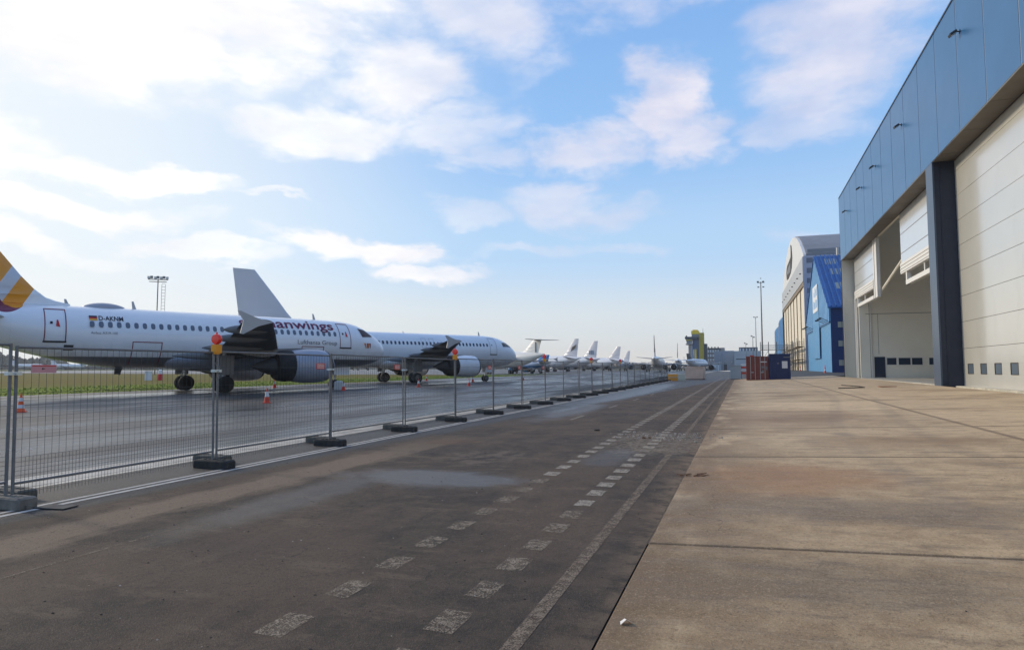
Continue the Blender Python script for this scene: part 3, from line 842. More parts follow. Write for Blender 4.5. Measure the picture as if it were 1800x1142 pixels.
    # doors
    for (a, b, z0, z1, kind) in (doors or []):
        mb = MB(); F.frame(mb, a, b, z0, z1, .055 if kind != 'thin' else .03, .022, bottom=kind != 'cargo')
        o = mb.build('door' if kind != 'cargo' else 'cargo_door', M[outline], root)
        if kind == 'main':
            k_ = MB(); F.quad(k_, [(b+.06, z0-.08), (a-.06, z0-.08), (a-.06, z0+.03), (b+.06, z0+.03)], 4, 2, .035); k_.build('door_sill', M['dark'], o)
            if outline == 'outline':
                k_ = MB(); mx = (a+b)/2-.12; F.quad(k_, [(mx+.1, z0+.95), (mx-.12, z0+.90), (mx-.02, z0+1.35), (mx+.06, z0+1.35)], 2, 3, .03); k_.build('handle_mark', M['red'], o)
            k_ = MB(); mx = (a+b)/2+.22; F.quad(k_, [(mx+.07, z0+1.08), (mx-.07, z0+1.08), (mx-.07, z0+1.24), (mx+.07, z0+1.24)], 2, 2, .03); k_.build('peephole', M['ink'], o)
    return root, F


def antenna(root, q, h=.45, c=.28, z=5.86, lean=.22):
    rr = []
    for zz, f in ((z-.05, 1), (z+h, .45)):
        t = 0 if f == 1 else 1
        rr.append([(-(q+lean*t+c*f*a), b*c*f, zz) for a, b in airfoil(4, .16)])
    MB().loft(rr).build('antenna', M['fence_white'], root, 40)


LA = 33.84


def gw_material(name, fus):
    m = bpy.data.materials.new(name); m.use_nodes = True
    T = NT(m.node_tree); b = T.n['Principled BSDF']
    v = T.n.new('ShaderNodeTexCoord').outputs['Object']; x, y, z = T.sep(v)
    white = (.86, .86, .87)
    n = T.noise(T.scale(v, .4, 1, 1), 1.2, 6, .6)
    c = T.mix(T.map(n, .3, .7), tuple(q*.95 for q in white), white)
    if fus:
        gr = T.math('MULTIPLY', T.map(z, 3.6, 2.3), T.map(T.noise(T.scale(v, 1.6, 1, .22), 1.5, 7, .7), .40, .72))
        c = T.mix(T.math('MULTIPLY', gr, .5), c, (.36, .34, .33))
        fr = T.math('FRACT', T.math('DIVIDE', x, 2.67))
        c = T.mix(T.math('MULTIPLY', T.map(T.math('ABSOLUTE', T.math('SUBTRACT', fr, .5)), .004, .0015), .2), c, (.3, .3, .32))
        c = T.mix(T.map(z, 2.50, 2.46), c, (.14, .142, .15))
    u = T.math('ADD', x, LA)
    q = T.math('ADD', T.math('MULTIPLY', u, .88), T.math('MULTIPLY', z, -.475))
    ua = T.math('SUBTRACT', u, 6.1); zl = T.math('ADD', 5.46, T.math('MULTIPLY', T.math('MULTIPLY', ua, ua), 1.1))
    ub = T.math('SUBTRACT', u, 5.55); zb = T.math('ADD', 5.15, T.math('MULTIPLY', T.math('MULTIPLY', ub, ub), .55))
    oc = (.82, .31, .02)
    inq = T.math('LESS_THAN', q, 3.02)
    bands = T.mix(T.math('GREATER_THAN', q, 2.04), T.mix(T.math('GREATER_THAN', q, 1.33), oc, (.60, .61, .66)), oc)
    c = T.mix(T.math('MULTIPLY', T.math('MULTIPLY', inq, T.math('GREATER_THAN', z, zb)), T.math('LESS_THAN', z, zl)), c, (.19, .012, .05))
    c = T.mix(T.math('MULTIPLY', inq, T.math('GREATER_THAN', z, zl)), c, bands)
    T.put(b.inputs['Base Color'], c)
    b.inputs['Roughness'].default_value = .3; b.inputs['Coat Weight'].default_value = .35; b.inputs['Coat Roughness'].default_value = .1
    return m


def gw_plane():
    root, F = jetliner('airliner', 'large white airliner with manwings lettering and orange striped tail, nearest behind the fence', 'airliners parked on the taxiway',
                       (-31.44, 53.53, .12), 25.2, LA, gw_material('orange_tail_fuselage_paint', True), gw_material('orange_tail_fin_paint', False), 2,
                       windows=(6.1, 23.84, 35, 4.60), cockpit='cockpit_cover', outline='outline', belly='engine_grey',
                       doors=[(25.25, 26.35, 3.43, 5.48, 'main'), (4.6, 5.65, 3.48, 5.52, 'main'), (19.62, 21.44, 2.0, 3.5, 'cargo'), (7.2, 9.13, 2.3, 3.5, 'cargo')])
    P = lambda s0, z0, off=.03: (lambda u, v: F.p(s0-u, z0+v, off))
    # lettering on the right-hand side reads towards the nose
    w1 = 12.35-6.12
    build_text('manwings', 1.02, M['burgundy'], P(12.35, 4.93), w1, .016, root)
    build_text('ger', 1.02, M['burgundy'], P(14.15, 4.93), 1.7, .012, root)
    build_text('Lufthansa Group', .50, M['grey_letter'], P(9.53, 3.68), 9.53-5.98, .0, root)
    build_text('D-AKNM', .44, M['ink'], P(23.43, 4.86), 1.43, .006, root)
    build_text('Airbus A319-100', .24, M['grey_letter'], P(23.91, 3.95), 1.53, 0, root)
    fl = None
    for i, mm in enumerate(('gold', 'red', 'ink')):
        mb = MB(); z0 = 4.84+i*.105; F.quad(mb, [(23.98, z0), (23.52, z0), (23.52, z0+.105), (23.98, z0+.105)], 2, 2, .03)
        o = mb.build('flag_stripe' if fl else 'flag', M[mm], fl or root); fl = fl or o
    mb = MB(); F.quad(mb, [(25.29, 2.88), (24.78, 2.88), (24.78, 3.22), (25.29, 3.22)], 3, 3, .03); mb.build('outflow_vent', M['dark'], root)
    for w_ in [c for g__ in root.children if g__.name.startswith('main_gear') for c in g__.children]:
        for r__ in w_.children:
            if r__.data: r__.data.materials[0] = M['cover_black']
    # emblem near the nose: two slanted strokes each of orange and burgundy
    em = None
    for (a, b, mm) in [(3.10, 2.98, 'orange'), (2.92, 2.74, 'burgundy'), (2.80, 2.72, 'orange'), (2.62, 2.52, 'burgundy')]:
        mb = MB(); sl = .12 if a > 2.85 and mm == 'orange' else -.14
        F.quad(mb, [(a-.12, 3.50), (b-.08, 3.50), (b+sl*.6-.05, 3.92), (a+sl*.6+.03, 3.92)], 2, 4, .03)
        o = mb.build('emblem_stroke' if em else 'emblem', M[mm], em or root); em = em or o
    # wifi radome and blade antennas
    rr = []
    for i in range(17):
        t = i/16; q = 21.4+2.7*t; e = max(.03, math.sin(math.pi*t)**.55); rr.append([(-q, .62*e*math.cos(a), 5.78+.40*e*max(-.3, math.sin(a))) for a in [2*math.pi*j/16 for j in range(16)]])
    MB().loft(rr).build('radome', M['radome'], root, 60)
    antenna(root, 24.75, .42); antenna(root, 20.75, .55); antenna(root, 6.9, .5); antenna(root, 2.6, .12, .12, 5.35)
    mb = MB().tube((-21.5, 0, 1.8), (-21.7, 0, 1.25), .04).box(-22.0, -21.6, -.02, .02, 1.3, 1.75); mb.build('drain_mast', M['dark'], root)
    return root


def plain_plane():
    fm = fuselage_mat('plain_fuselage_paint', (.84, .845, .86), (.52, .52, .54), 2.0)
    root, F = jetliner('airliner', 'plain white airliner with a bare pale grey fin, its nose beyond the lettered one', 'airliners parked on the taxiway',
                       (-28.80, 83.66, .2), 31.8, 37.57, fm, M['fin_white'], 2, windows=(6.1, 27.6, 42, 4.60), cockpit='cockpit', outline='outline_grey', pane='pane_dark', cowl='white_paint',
                       doors=[(4.6, 5.65, 3.45, 5.5, 'main'), (29.0, 30.05, 3.45, 5.5, 'main'), (14.0, 14.6, 4.1, 5.2, 'thin'), (15.1, 15.7, 4.1, 5.2, 'thin')])
    antenna(root, 5.9, .5); antenna(root, 17, .2, .2); antenna(root, 24, .4)
    return root


gw_plane(); plain_plane()
# ------------------------------------------------------------------ big new hangar on the right
M['cladding'] = mat('blue_facade_sheet', (.022, .115, .275), .3, metal=.0, var=.05, vscale=.25, coat=.0)
M['cladding_seam'] = mat('seam_glint', (.55, .57, .60), .35, metal=.4)  # pale colour stands in for the glint along the panel seams
M['navy'] = mat('navy_cladding', (.010, .018, .042), .5, var=.1)
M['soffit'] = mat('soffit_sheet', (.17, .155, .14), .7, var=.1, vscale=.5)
M['cream'] = mat('cream_door_panel', (.56, .555, .51), .3, var=.02, vscale=.5, coat=1.0, dirt=((.42, .40, .35), .25, .6))
M['white_fabric'] = mat('white_door_skin', (.64, .645, .64), .3, var=.02, vscale=.7, coat=1.0)
M['interior'] = mat('interior_wall_panel', (.80, .765, .66), .7, var=.04, vscale=.3)
M['glass'] = mat('window_glass', (.10, .13, .17), .12)
M['glass_dark'] = mat('dark_window_glass', (.03, .045, .075), .12)
M['steel_white'] = mat('white_steel', (.72, .71, .68), .45)
M['roof_grey'] = mat('roof_membrane', (.20, .20, .21), .8, var=.1)
M['black_seal'] = mat('door_joint_rubber', (.05, .048, .045), .8)
M['lampglass'] = mat('floodlight_glass', (.55, .56, .55), .2)
Y0H, Y1H, XF, XD = 6.0, 92.0, 12.3, 13.6
ZT, ZB = 23.55, 15.55
hg = empty('hangar', (XF, Y0H, .4)); hg_inv = Vector((-XF, -Y0H, -.4))
tag(hg, 'new aircraft hangar with blue sheet fascia, navy pillar and cream doors on the right', 'hangar')


def hb(name, m, *boxes, smooth=None, parent=None):
    mb = MB()
    for b in boxes: mb.box(b[0]-XF, b[1]-XF, b[2]-Y0H, b[3]-Y0H, b[4]-.4, b[5]-.4)
    return mb.build(name, m, parent or hg, smooth)


seams = [Y0H]+[Y1H-4.40*k for k in range(19, -1, -1)]
seams = [s for s in seams if s >= Y0H]
hb('fascia_backing', M['cladding_seam'], (XF+.008, XF+.08, Y0H, Y1H, ZB, ZT-.05))
for a, b in zip(seams[:-1], seams[1:]):
    hb('fascia_panel', M['cladding'], (XF-.01, XF+.006, a+.05, b-.05, ZB, ZT))
hb('parapet_cap', M['navy'], (XF-.05, XF+.5, Y0H, Y1H, ZT, ZT+.12))
hb('corner_trim', M['navy'], (XF-.01, XF+.06, Y1H-.02, Y1H+.10, .3, ZT+.12))
hb('end_wall', M['cladding'], (XF+.06, 70, Y1H, Y1H+.3, .3, ZT))
hb('near_end_wall', M['cladding'], (XF+.5, 70, Y0H-.3, Y0H, .3, ZT))
hb('back_wall', M['interior'], (70, 70.3, Y0H, Y1H, .3, ZT))
rx = [XF+.08, 22, 25, 36, 39, 50, 53, 70.3]
for i in (0, 2, 4, 6): hb('roof', M['roof_grey'], (rx[i], rx[i+1], Y0H, Y1H, ZT-.4, ZT-.1))
tl = bpy.data.materials.new('added_rooflight_sheet'); tl.use_nodes = True; tn = tl.node_tree.nodes; tn.clear()
tb_ = tn.new('ShaderNodeBsdfTranslucent'); tb_.inputs[0].default_value = (.85, .85, .82, 1); to_ = tn.new('ShaderNodeOutputMaterial'); tl.node_tree.links.new(tb_.outputs[0], to_.inputs[0])
for i in (1, 3, 5): hb('added_rooflight', tl, (rx[i]+.003, rx[i+1]-.003, Y0H, Y1H, ZT-.25, ZT-.22))  # unseen translucent strips, added so daylight brightens the open bay
# soffit under the overhang, in panels
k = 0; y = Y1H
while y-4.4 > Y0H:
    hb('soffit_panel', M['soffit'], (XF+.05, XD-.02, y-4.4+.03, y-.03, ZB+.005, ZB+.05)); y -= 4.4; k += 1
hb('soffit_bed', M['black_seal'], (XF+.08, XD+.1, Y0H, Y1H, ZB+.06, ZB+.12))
hb('lintel', M['interior'], (XD+.1, XD+.4, Y0H, Y1H, ZB+.12, ZT-.4))
# navy pillar between the two bays and the cream end jamb
hb('pillar', M['navy'], (XF+.10, XD+.25, 49.75, 51.3, .3, ZB-.002))
hb('pillar_face', mat('pillar_lit_face', (.055, .08, .125), .35), (XF, XF+.10, 49.70, 51.3, .3, ZB-.002))  # lighter blue than the pillar: the light on this face is painted in
hb('pillar_rib', M['navy'], (XF+.42, XF+.47, 49.72, 49.75, .3, ZB-.01))
hb('end_jamb', M['cream'], (XF+.06, XD+.2, Y1H-.35, Y1H-.001, .3, ZB-.003))
hb('door_frame', M['steel_white'], (XD+.0, XD+.12, Y1H-.7, Y1H-.36, .3, 10.6), (XD+.14, XD+.3, Y1H-1.0, Y1H-.72, .3, 10.6))
# closed sectional door of the near bay: one object per leaf section
zl = [.45, 3.11, 4.83, 6.50, 8.16, 9.83, 11.49, 13.12, 14.77, ZB-.05]
hb('door_joint', M['black_seal'], (XD+.05, XD+.1, Y0H, 49.74, .4, ZB-.05))
winY = [39.2-2.33*i for i in range(-4, 12)]
winY = [48.35-2.33*i for i in range(0, 17)]
for i, (a, b) in enumerate(zip(zl[:-1], zl[1:])):
    if i == 0:
        # bottom section built round its window openings
        za, zb_ = a+.01, b-.012
        segs = []; yy = 49.73
        for wy in winY:
            segs.append((XD, XD+.05, wy+.52, yy, 1.50, 2.10)); yy = wy-.52
        segs.append((XD, XD+.05, Y0H, yy, 1.50, 2.10))
        segs.append((XD, XD+.05, Y0H, 49.73, za, 1.498)); segs.append((XD, XD+.05, Y0H, 49.73, 2.102, zb_))
        o = hb('door_section', M['cream'], *segs)
        for wy in winY:
            w = hb('window', M['glass'], (XD+.02, XD+.045, wy-.52, wy+.52, 1.5, 2.1), parent=hg)
            hb('window_frame', M['black_seal'], (XD-.008, XD+.02, wy-.55, wy-.50, 1.48, 2.12), (XD-.008, XD+.02, wy+.50, wy+.55, 1.48, 2.12), (XD-.008, XD+.02, wy-.5, wy+.5, 1.47, 1.515), (XD-.008, XD+.02, wy-.5, wy+.5, 2.085, 2.13), parent=w)
    else: hb('door_section', M['cream'], (XD, XD+.05, Y0H, 49.73, a+.012, b-.012))
hb('door_threshold', M['strip'], (XD-.5, XD-.05, Y0H, Y1H, .4, .70))
# fabric doors of the far bay, two leaves drawn partly up
def leaf(y0, y1, zb1, post_near):
    o = hb('lifting_door', M['white_fabric'], (XD+.02, XD+.12, y0, y1, zb1+1.0, ZB-.02))
    for z in (ZB-1.9, ZB-3.6):
        if z > zb1+1.1: hb('door_seam', M['soffit'], (XD+.005, XD+.018, y0, y1, z, z+.04), parent=o)
    for i in range(7):          # gathered folds at the foot
        z = zb1+.14*i
        hb('fold', M['steel_white'], (XD-.05-.035*(i % 2), XD+.28, y0-.05, y1+.05, z+.012, z+.125), parent=o)
    # stirrup beam hanging below
    bz = zb1-1.1
    mb = MB().box(XD-XF, XD+.35-XF, y0+.3-Y0H, y1-1.5-Y0H, bz-.4, bz+.38-.4); mb.build('bottom_beam', M['steel_white'], o)
    hb('beam_hanger', M['steel_white'], (XD+.02, XD+.32, y1-1.9, y1-1.5, bz, zb1), parent=o)
    hb('beam_hanger', M['steel_white'], (XD+.1, XD+.2, (y0+y1)/2-.1, (y0+y1)/2+.1, bz+.3, zb1), parent=o)
leaf(51.35, 65.8, 10.15, True)
leaf(78.6, 90.7, 10.4, False)
hb('guide_post', M['steel_white'], (XD-.02, XD+.3, 76.6, 77.1, 9.3, ZB-.02), (XD+.02, XD+.38, 77.2, 77.9, 9.3, ZB-.02), (XD-.02, XD+.3, 78.0, 78.5, 9.3, ZB-.02))
mb = MB().tube((XD+.4-XF, 77.3-Y0H, 9.4), (XD+2.2-XF, 66-Y0H, 14.3), .13, n=6); mb.build('brace', M['interior'], hg)
# inside: cross wall with a door and a window band
YW = 90.3
hb('inner_wall', M['interior'], (XD+.3, 70, YW, YW+.3, .3, ZT-.45))
hb('wall_joint', M['soffit'], (XD+1, 70, YW-.012, YW-.002, 8.50, 8.56), (15.9, 15.94, YW-.012, YW-.002, 3.6, 8.48), (14.98, 15.02, YW-.02, YW-.002, .6, 10.6))
hb('inner_floor', mat('hangar_floor', (.40, .375, .33), .5, var=.08, vscale=.4), (XD-.05, 70, Y0H, YW, .45, .705))
d_ = hb('personnel_door', M['glass_dark'], (15.50, 16.45, YW-.06, YW-.01, .78, 3.15))
hb('door_frame', M['navy'], (15.40, 15.50, YW-.09, YW-.01, .75, 3.25), (16.45, 16.55, YW-.09, YW-.01, .75, 3.25), (15.5, 16.45, YW-.09, YW-.01, 3.15, 3.25), parent=d_)
for x0, x1 in ((16.75, 17.75), (18.0, 19.25), (19.40, 20.5), (21.2, 22.2), (22.6, 23.7), (24.0, 25.1), (25.5, 26.6)):
    w = hb('window', M['glass_dark'], (x0, x1, YW-.05, YW-.012, 2.3, 3.12), parent=hg)
    hb('window_frame', M['steel_white'], (x0-.05, x1+.05, YW-.06, YW-.02, 3.12, 3.18), (x0-.05, x1+.05, YW-.06, YW-.02, 2.24, 2.3), (x0-.05, x0, YW-.06, YW-.02, 2.3, 3.12), (x1, x1+.05, YW-.06, YW-.02, 2.3, 3.12), parent=w)
hb('down_pipe', M['steel_white'], (15.08, 15.18, YW-.15, YW-.05, .8, 11.5))
for i in range(5):   # roof trusses seen through the opening
    X = 18+i*10
    hb('truss', M['steel_white'], (X, X+.25, Y0H, YW, ZT-1.6, ZT-1.4), (X, X+.25, Y0H, YW, ZT-.7, ZT-.5))

# floodlights on the fascia
def floodlight(y, z, label):
    t = empty('floodlight', (XF-.01, y, z)); tag(t, label, 'floodlight', 'floodlights on the blue fascia')
    MB().tube((0, 0, 0), (-.22, 0, .02), .035, n=8).box(-.02, 0, -.10, .10, -.10, .10).build('bracket', M['dark'], t)
    l = MB().add([(-.16, -.22, -.04), (-.48, -.22, -.24), (-.54, -.22, -.12), (-.22, -.22, .08), (-.16, .22, -.04), (-.48, .22, -.24), (-.54, .22, -.12), (-.22, .22, .08)],
                 [(3, 2, 1, 0), (4, 5, 6, 7), (0, 1, 5, 4), (1, 2, 6, 5), (2, 3, 7, 6), (3, 0, 4, 7)]).build('lamp_head', M['dark'], t)
    MB().add([(-.19, -.18, -.068), (-.46, -.18, -.235), (-.46, .18, -.235), (-.19, .18, -.068)], [(0, 1, 2, 3)]).build('lamp_glass', M['lampglass'], l)
for y, z, s_ in ((42.9, 21.15, 'black floodlight on the blue fascia, nearest and highest in view'), (57.5, 20.9, 'black floodlight on the blue fascia, second from the near end'),
                 (68.1, 20.75, 'black floodlight on the blue fascia, middle one of the five'), (75.6, 20.7, 'black floodlight on the blue fascia, second from the far corner'), (85.6, 20.55, 'black floodlight on the blue fascia, closest to its far corner')):
    floodlight(y, z, s_)

# ------------------------------------------------------------------ blue gabled building behind it
M['blue_light'] = mat('blue_painted_sheet', (.13, .36, .66), .45, var=.04, vscale=.3)
M['blue_mid'] = mat('blue_wall_panel', (.08, .27, .52), .5, var=.05, vscale=.4, dirt=((.16, .30, .48), .4, .5))
M['blue_navy'] = mat('dark_blue_and_shaded_wall', (.012, .035, .135), .5, var=.06)
M['blue_roof'] = mat('blue_roof_sheet', (.018, .105, .33), .45, var=.06, vscale=.5)
M['skylight'] = mat('yellowed_skylight', (.42, .40, .30), .3)
M['white_sign'] = mat('white_sign_board', (.75, .77, .80), .5)
XB = 14.5; BY0, BY1, BYM = 122.6, 162.8, 143.0; ZE, ZR = 12.3, 24.0
bb = empty('blue_building', (XB, BY0, .8)); tag(bb, 'blue gabled sheet metal building with a dark side wall, between the two hangars', 'building')
def loc_(p): return (p[0]-XB, p[1]-BY0, p[2]-.8)
MB().prism([(BY0+.3, 9.65), (BY1-.3, 9.65), (BY1-.3, ZE), (BYM, ZR-.3), (BY0+.3, ZE)], lambda p: loc_((XB-.05, p[0], p[1])), lambda p: loc_((XB-.004, p[0], p[1]))).build('gable_backing', M['blue_navy'], bb)
MB().prism([(BY0, .8), (BY1, .8), (BY1, ZE), (BYM, ZR), (BY0, ZE)], lambda p: loc_((XB, p[0], p[1])), lambda p: loc_((XB+55, p[0], p[1]))).build('wall', M['blue_mid'], bb)
# ribbed upper gable sheets, one object each
nsh = 22
for i in range(nsh):
    y0 = BY0+(BY1-BY0)*i/nsh+.3; y1 = BY0+(BY1-BY0)*(i+1)/nsh-.3
    zt = lambda y: ZE+(ZR-ZE)*(1-abs(y-BYM)/(BYM-BY0 if y < BYM else BY1-BYM))-.05
    if 139.5 < (y0+y1)/2 < 156 and False: continue
    zb0 = 9.6 if y0 < 132 or y0 > 150 else 9.6
    MB().prism([(y0, zb0), (y1, zb0), (y1, zt(y1)), (y0, zt(y0))], lambda p: loc_((XB-.22, p[0], p[1])), lambda p: loc_((XB-.005, p[0], p[1]))).build('gable_sheet', M['blue_light'], bb)
MB().box(-.3, -.225, 14.5, 26.0, 3.0, 16.5).build('shutter', M['blue_mid'], bb)
sg_ = MB().box(-.36, -.31, 15.4, 24.0, 12.2, 17.4).build('sign_board', M['white_sign'], bb)
mbs = MB()
for k_, (a, b, c, e) in enumerate([(16.2, 17.0, 15.2, 16.9), (17.6, 18.2, 15.2, 16.6), (18.9, 19.5, 15.0, 16.9), (20.4, 21.5, 15.3, 16.2), (16.3, 17.5, 12.9, 14.4), (18.2, 18.9, 12.9, 14.6), (19.6, 21.0, 12.9, 14.2), (21.7, 22.6, 12.9, 14.5)]):
    mbs.box(-.375, -.362, a, b, c, e)
mbs.build('sign_mark', M['blue_light'], sg_)
MB().box(-.24, -.06, 0, 40, 8.9, 9.05).build('ledge', M['blue_navy'], bb)
for y in (2, 5, 8, 27, 31, 35): MB().tube((-.06, y, 9.2), (-1.3, y, 9.8), .05, n=5).box(-1.6, -1.2, y-.2, y+.2, 9.6, 9.85).build('lamp', M['dark'], bb)
# roof plane, standing ribs and skylights
slope = lambda y: ZE+(ZR-ZE)*((y-BY0)/(BYM-BY0))
mb = MB().prism([(BY0-.5, slope(BY0-.5)+.05), (BYM, ZR+.05), (BY1+.5, ZE-.2), (BY1+.5, ZE+.05), (BYM, ZR+.3), (BY0-.5, slope(BY0-.5)+.3)], lambda p: loc_((XB-.4, p[0], p[1])), lambda p: loc_((XB+55, p[0], p[1])))
rf = mb.build('roof', M['blue_roof'], bb)
mb = MB(); x = XB
while x < XB+14:
    mb.prism([(BY0-.5, slope(BY0-.5)+.3), (BYM, ZR+.3), (BYM, ZR+.55), (BY0-.5, slope(BY0-.5)+.55)], lambda p: loc_((x, p[0], p[1])), lambda p: loc_((x+.22, p[0], p[1]))); x += .8
tag(mb.build('roof_rib', M['blue_roof'], rf), kind='stuff')
for (x0, ya) in ((15.9, 139.0), (16.1, 134.5), (16.3, 128.6)):
    for k_ in range(3):
        xx = x0+k_*.78; yb = ya+2.4
        MB().add([loc_((xx, ya, slope(ya)+.36)), loc_((xx+.6, ya, slope(ya)+.36)), loc_((xx+.6, yb, slope(yb)+.36)), loc_((xx, yb, slope(yb)+.36)),
                  loc_((xx, ya, slope(ya)+.28)), loc_((xx+.6, ya, slope(ya)+.28)), loc_((xx+.6, yb, slope(yb)+.28)), loc_((xx, yb, slope(yb)+.28))],
                 [(0, 1, 2, 3), (0, 1, 5, 4), (1, 2, 6, 5), (2, 3, 7, 6), (3, 0, 4, 7)]).build('skylight', M['skylight'], rf)
MB().tube(loc_((18.6, BYM, ZR)), loc_((18.6, BYM, ZR+1.8)), .28, n=10).tube(loc_((19.6, BYM-1, ZR-.5)), loc_((19.6, BYM-1, ZR+1.6)), .22, n=10).build('chimney', M['lip'], rf, 40)
MB().box(.02, 55, -.06, -.002, 0, ZE-.85).build('side_wall', M['blue_navy'], bb)  # navy over the blue wall paints the shade on this side
for z0 in (1.55, 4.8, 8.0):
    for x0 in (1.1, 3.3, 5.5):
        w = MB().box(x0, x0+1.15, -.12, -.065, z0, z0+.95).build('window', M['skylight'], bb)
        MB().box(x0+.55, x0+.60, -.14, -.122, z0, z0+.95).build('mullion', M['blue_navy'], w)

# ------------------------------------------------------------------ arched hangar
M['arch_white'] = mat('arched_gable_paint', (.66, .67, .67), .55, var=.03, vscale=.2)
M['arch_band'] = mat('grey_band_sheet', (.42, .44, .46), .5, var=.04, vscale=.3)
M['arch_door'] = mat('cream_tall_door', (.72, .66, .54), .55, var=.04, vscale=.2)
M['arch_col'] = mat('brown_door_post', (.22, .17, .11), .6)
M['arch_roof'] = mat('arched_roof_sheet', (.23, .23, .24), .6, var=.08, vscale=.2)
M['stripe_a'] = mat('grey_side_sheet', (.16, .17, .21), .55, var=.04)
M['stripe_b'] = mat('lilac_grey_side_sheet', (.42, .43, .50), .55, var=.04)
AY0, AY1, AS, AP = 168.0, 250.0, 28.8, 39.2
ah = empty('arched_hangar', (XB, AY0, .8)); tag(ah, 'tall white arched hangar with cream doors and a black emblem, beyond the blue building', 'hangar')
def la(p): return (p[0]-XB, p[1]-AY0, p[2]-.8)
ym, hw, rise = (AY0+AY1)/2, (AY1-AY0)/2, AP-AS
Rr = (hw*hw+rise*rise)/(2*rise); arc = []
for i in range(25):
    y = AY0+(AY1-AY0)*i/24; arc.append((y, AS+math.sqrt(max(0, Rr*Rr-(y-ym)**2))-(Rr-rise)))
MB().prism([(AY0, AS-6.2)]+[(AY1, AS-6.2)]+arc[::-1], lambda p: la((XB, p[0], p[1])), lambda p: la((XB+.6, p[0], p[1]))).build('gable', M['arch_white'], ah)
MB().prism(arc+[(y, z-.5) for y, z in arc[::-1]], lambda p: la((XB+.62, p[0], p[1]+.25)), lambda p: la((XB+70, p[0], p[1]+.25))).build('roof', M['arch_roof'], ah)
MB().box(-.25, -.005, 0, 82, AS-6.3-.8, AS-.5-.8).build('band', M['arch_band'], ah)
for i in range(9): MB().box(-.6, -.27, 5+i*9, 5.35+i*9, AS-4-.8, AS-3.75-.8).build('lamp', M['dark'], ah)
for i in range(7):
    y0 = 1.2+i*11.5
    for j in range(2):
        a = y0+j*5.6; MB().box(.12+.08*(j % 2), .3+.08*(j % 2), a+.1, a+5.5, 0, AS-8.2).build('door_leaf', M['arch_door'], ah)
    MB().box(.0, .24, y0-.4, y0+.0, 0, AS-6.35-.8).build('door_post', M['arch_col'], ah)
MB().box(-.25, .9, 81, 82, 0, AS-6.35-.8).build('door_post', M['dark'], ah)
MB().box(-.15, .3, 0, 81, AS-8.1, AS-6.35-.8).build('door_rail', M['arch_col'], ah)
MB().box(.6, 70, 0, .3, 0, AS-1).build('side_wall', M['stripe_b'], ah)
MB().box(-.1, .58, -.1, .5, 0, AS-1.2).build('corner_post', M['stripe_b'], ah)
for i in range(11): MB().box(.62, 70, -.05, -.005, 2+i*2.4, 3.2+i*2.4).build('side_stripe', M['stripe_a'], ah)
MB().box(.9, 70, .31, .5, AS-1, AS+.5).build('eave', M['arch_roof'], ah)
em = [(206.3, 38.0), (203.3, 37.2), (201.5, 33.6), (204.7, 31.1), (208.6, 30.2), (218.7, 29.7), (225.2, 30.1), (226.9, 32.6), (222.1, 34.1), (211.7, 34.3), (206.8, 34.5), (205.6, 36.3)]
e_ = MB().prism(em, lambda p: la((XB-.14, p[0], p[1])), lambda p: la((XB-.01, p[0], p[1]))).build('emblem', M['black_seal'], ah)
for i in range(6): MB().box(-.18, -.145, 41+i*2.6, 42+i*2.6, 29.6+.2*i, 32.2-.1*i).build('emblem_mark', M['arch_band'], e_)

# two further blue sheds
for (y0, y1, zt, dep, lab) in ((253.5, 279, 20.6, 50, 'tall flat-topped blue shed wall just beyond the arched hangar'), (281, 312, 18.9, 50, 'farther and lower blue shed wall beyond the arched hangar')):
    s_ = empty('blue_shed', (XB, y0, .8)); tag(s_, lab, 'shed', 'blue sheds')
    MB().box(0, dep, 0, y1-y0, 4.8, zt-.8).build('upper_wall', M['blue_mid'], s_)
    MB().box(.1, dep, .1, y1-y0-.1, 0, 4.79).build('lower_wall', M['blue_navy'], s_)
    for k_ in range(5): MB().box(-.12, -.003, 2+k_*(y1-y0-4)/5, 2.5+k_*(y1-y0-4)/5, 5, zt-1.2).build('rib', M['blue_light'], s_)
    MB().box(-.2, .3, y1-y0-1.2, y1-y0, 4.8, zt-1.5).build('corner_rib', M['stripe_b'], s_)
# ------------------------------------------------------------------ site fence
M['galv'] = mat('galvanised_tube', (.17, .175, .18), .5, metal=.3, var=.12, vscale=9)
M['wire'] = mat('dull_wire', (.055, .058, .06), .55, metal=.3)
M['clamp'] = mat('clamp_zinc', (.50, .58, .62), .35, metal=.5)
M['rubber'] = mat('recycled_rubber_block', (.026, .026, .027), .85, var=.3, vscale=8, bump=.5, bscale=30, dirt=((.10, .085, .07), .5, 3))
M['block_grey'] = mat('weathered_block', (.12, .115, .10), .9, var=.25, vscale=6, bump=.5, bscale=30, dirt=((.07, .065, .05), .6, 3))
M['block_pale'] = mat('pale_concrete_block', (.19, .175, .15), .92, var=.2, vscale=6, bump=.6, bscale=25, dirt=((.11, .095, .08), .6, 4))
M['lamp_red'] = mat('red_lens', (.85, .02, .012), .25, coat=.4)
M['lamp_amber'] = mat('amber_lamp_body', (.75, .30, .01), .4)
M['sign_red'] = mat('sign_red', (.60, .03, .03), .5)
M['sign_pink'] = mat('faded_sign_pink', (.62, .30, .32), .6, var=.06, vscale=5)
M['sign_white'] = mat('sign_white', (.72, .70, .68), .6)
M['cone_red'] = mat('cone_red', (.62, .05, .02), .55, var=.1, vscale=5)
M['cone_orange'] = mat('cone_orange', (.80, .11, .02), .5, var=.08, vscale=5)
M['cone_white'] = mat('cone_white_band', (.62, .62, .62), .5)
FX = -9.0; PL = 3.44; PITCHF = 3.52; K0 = 5.97
fence_root = None


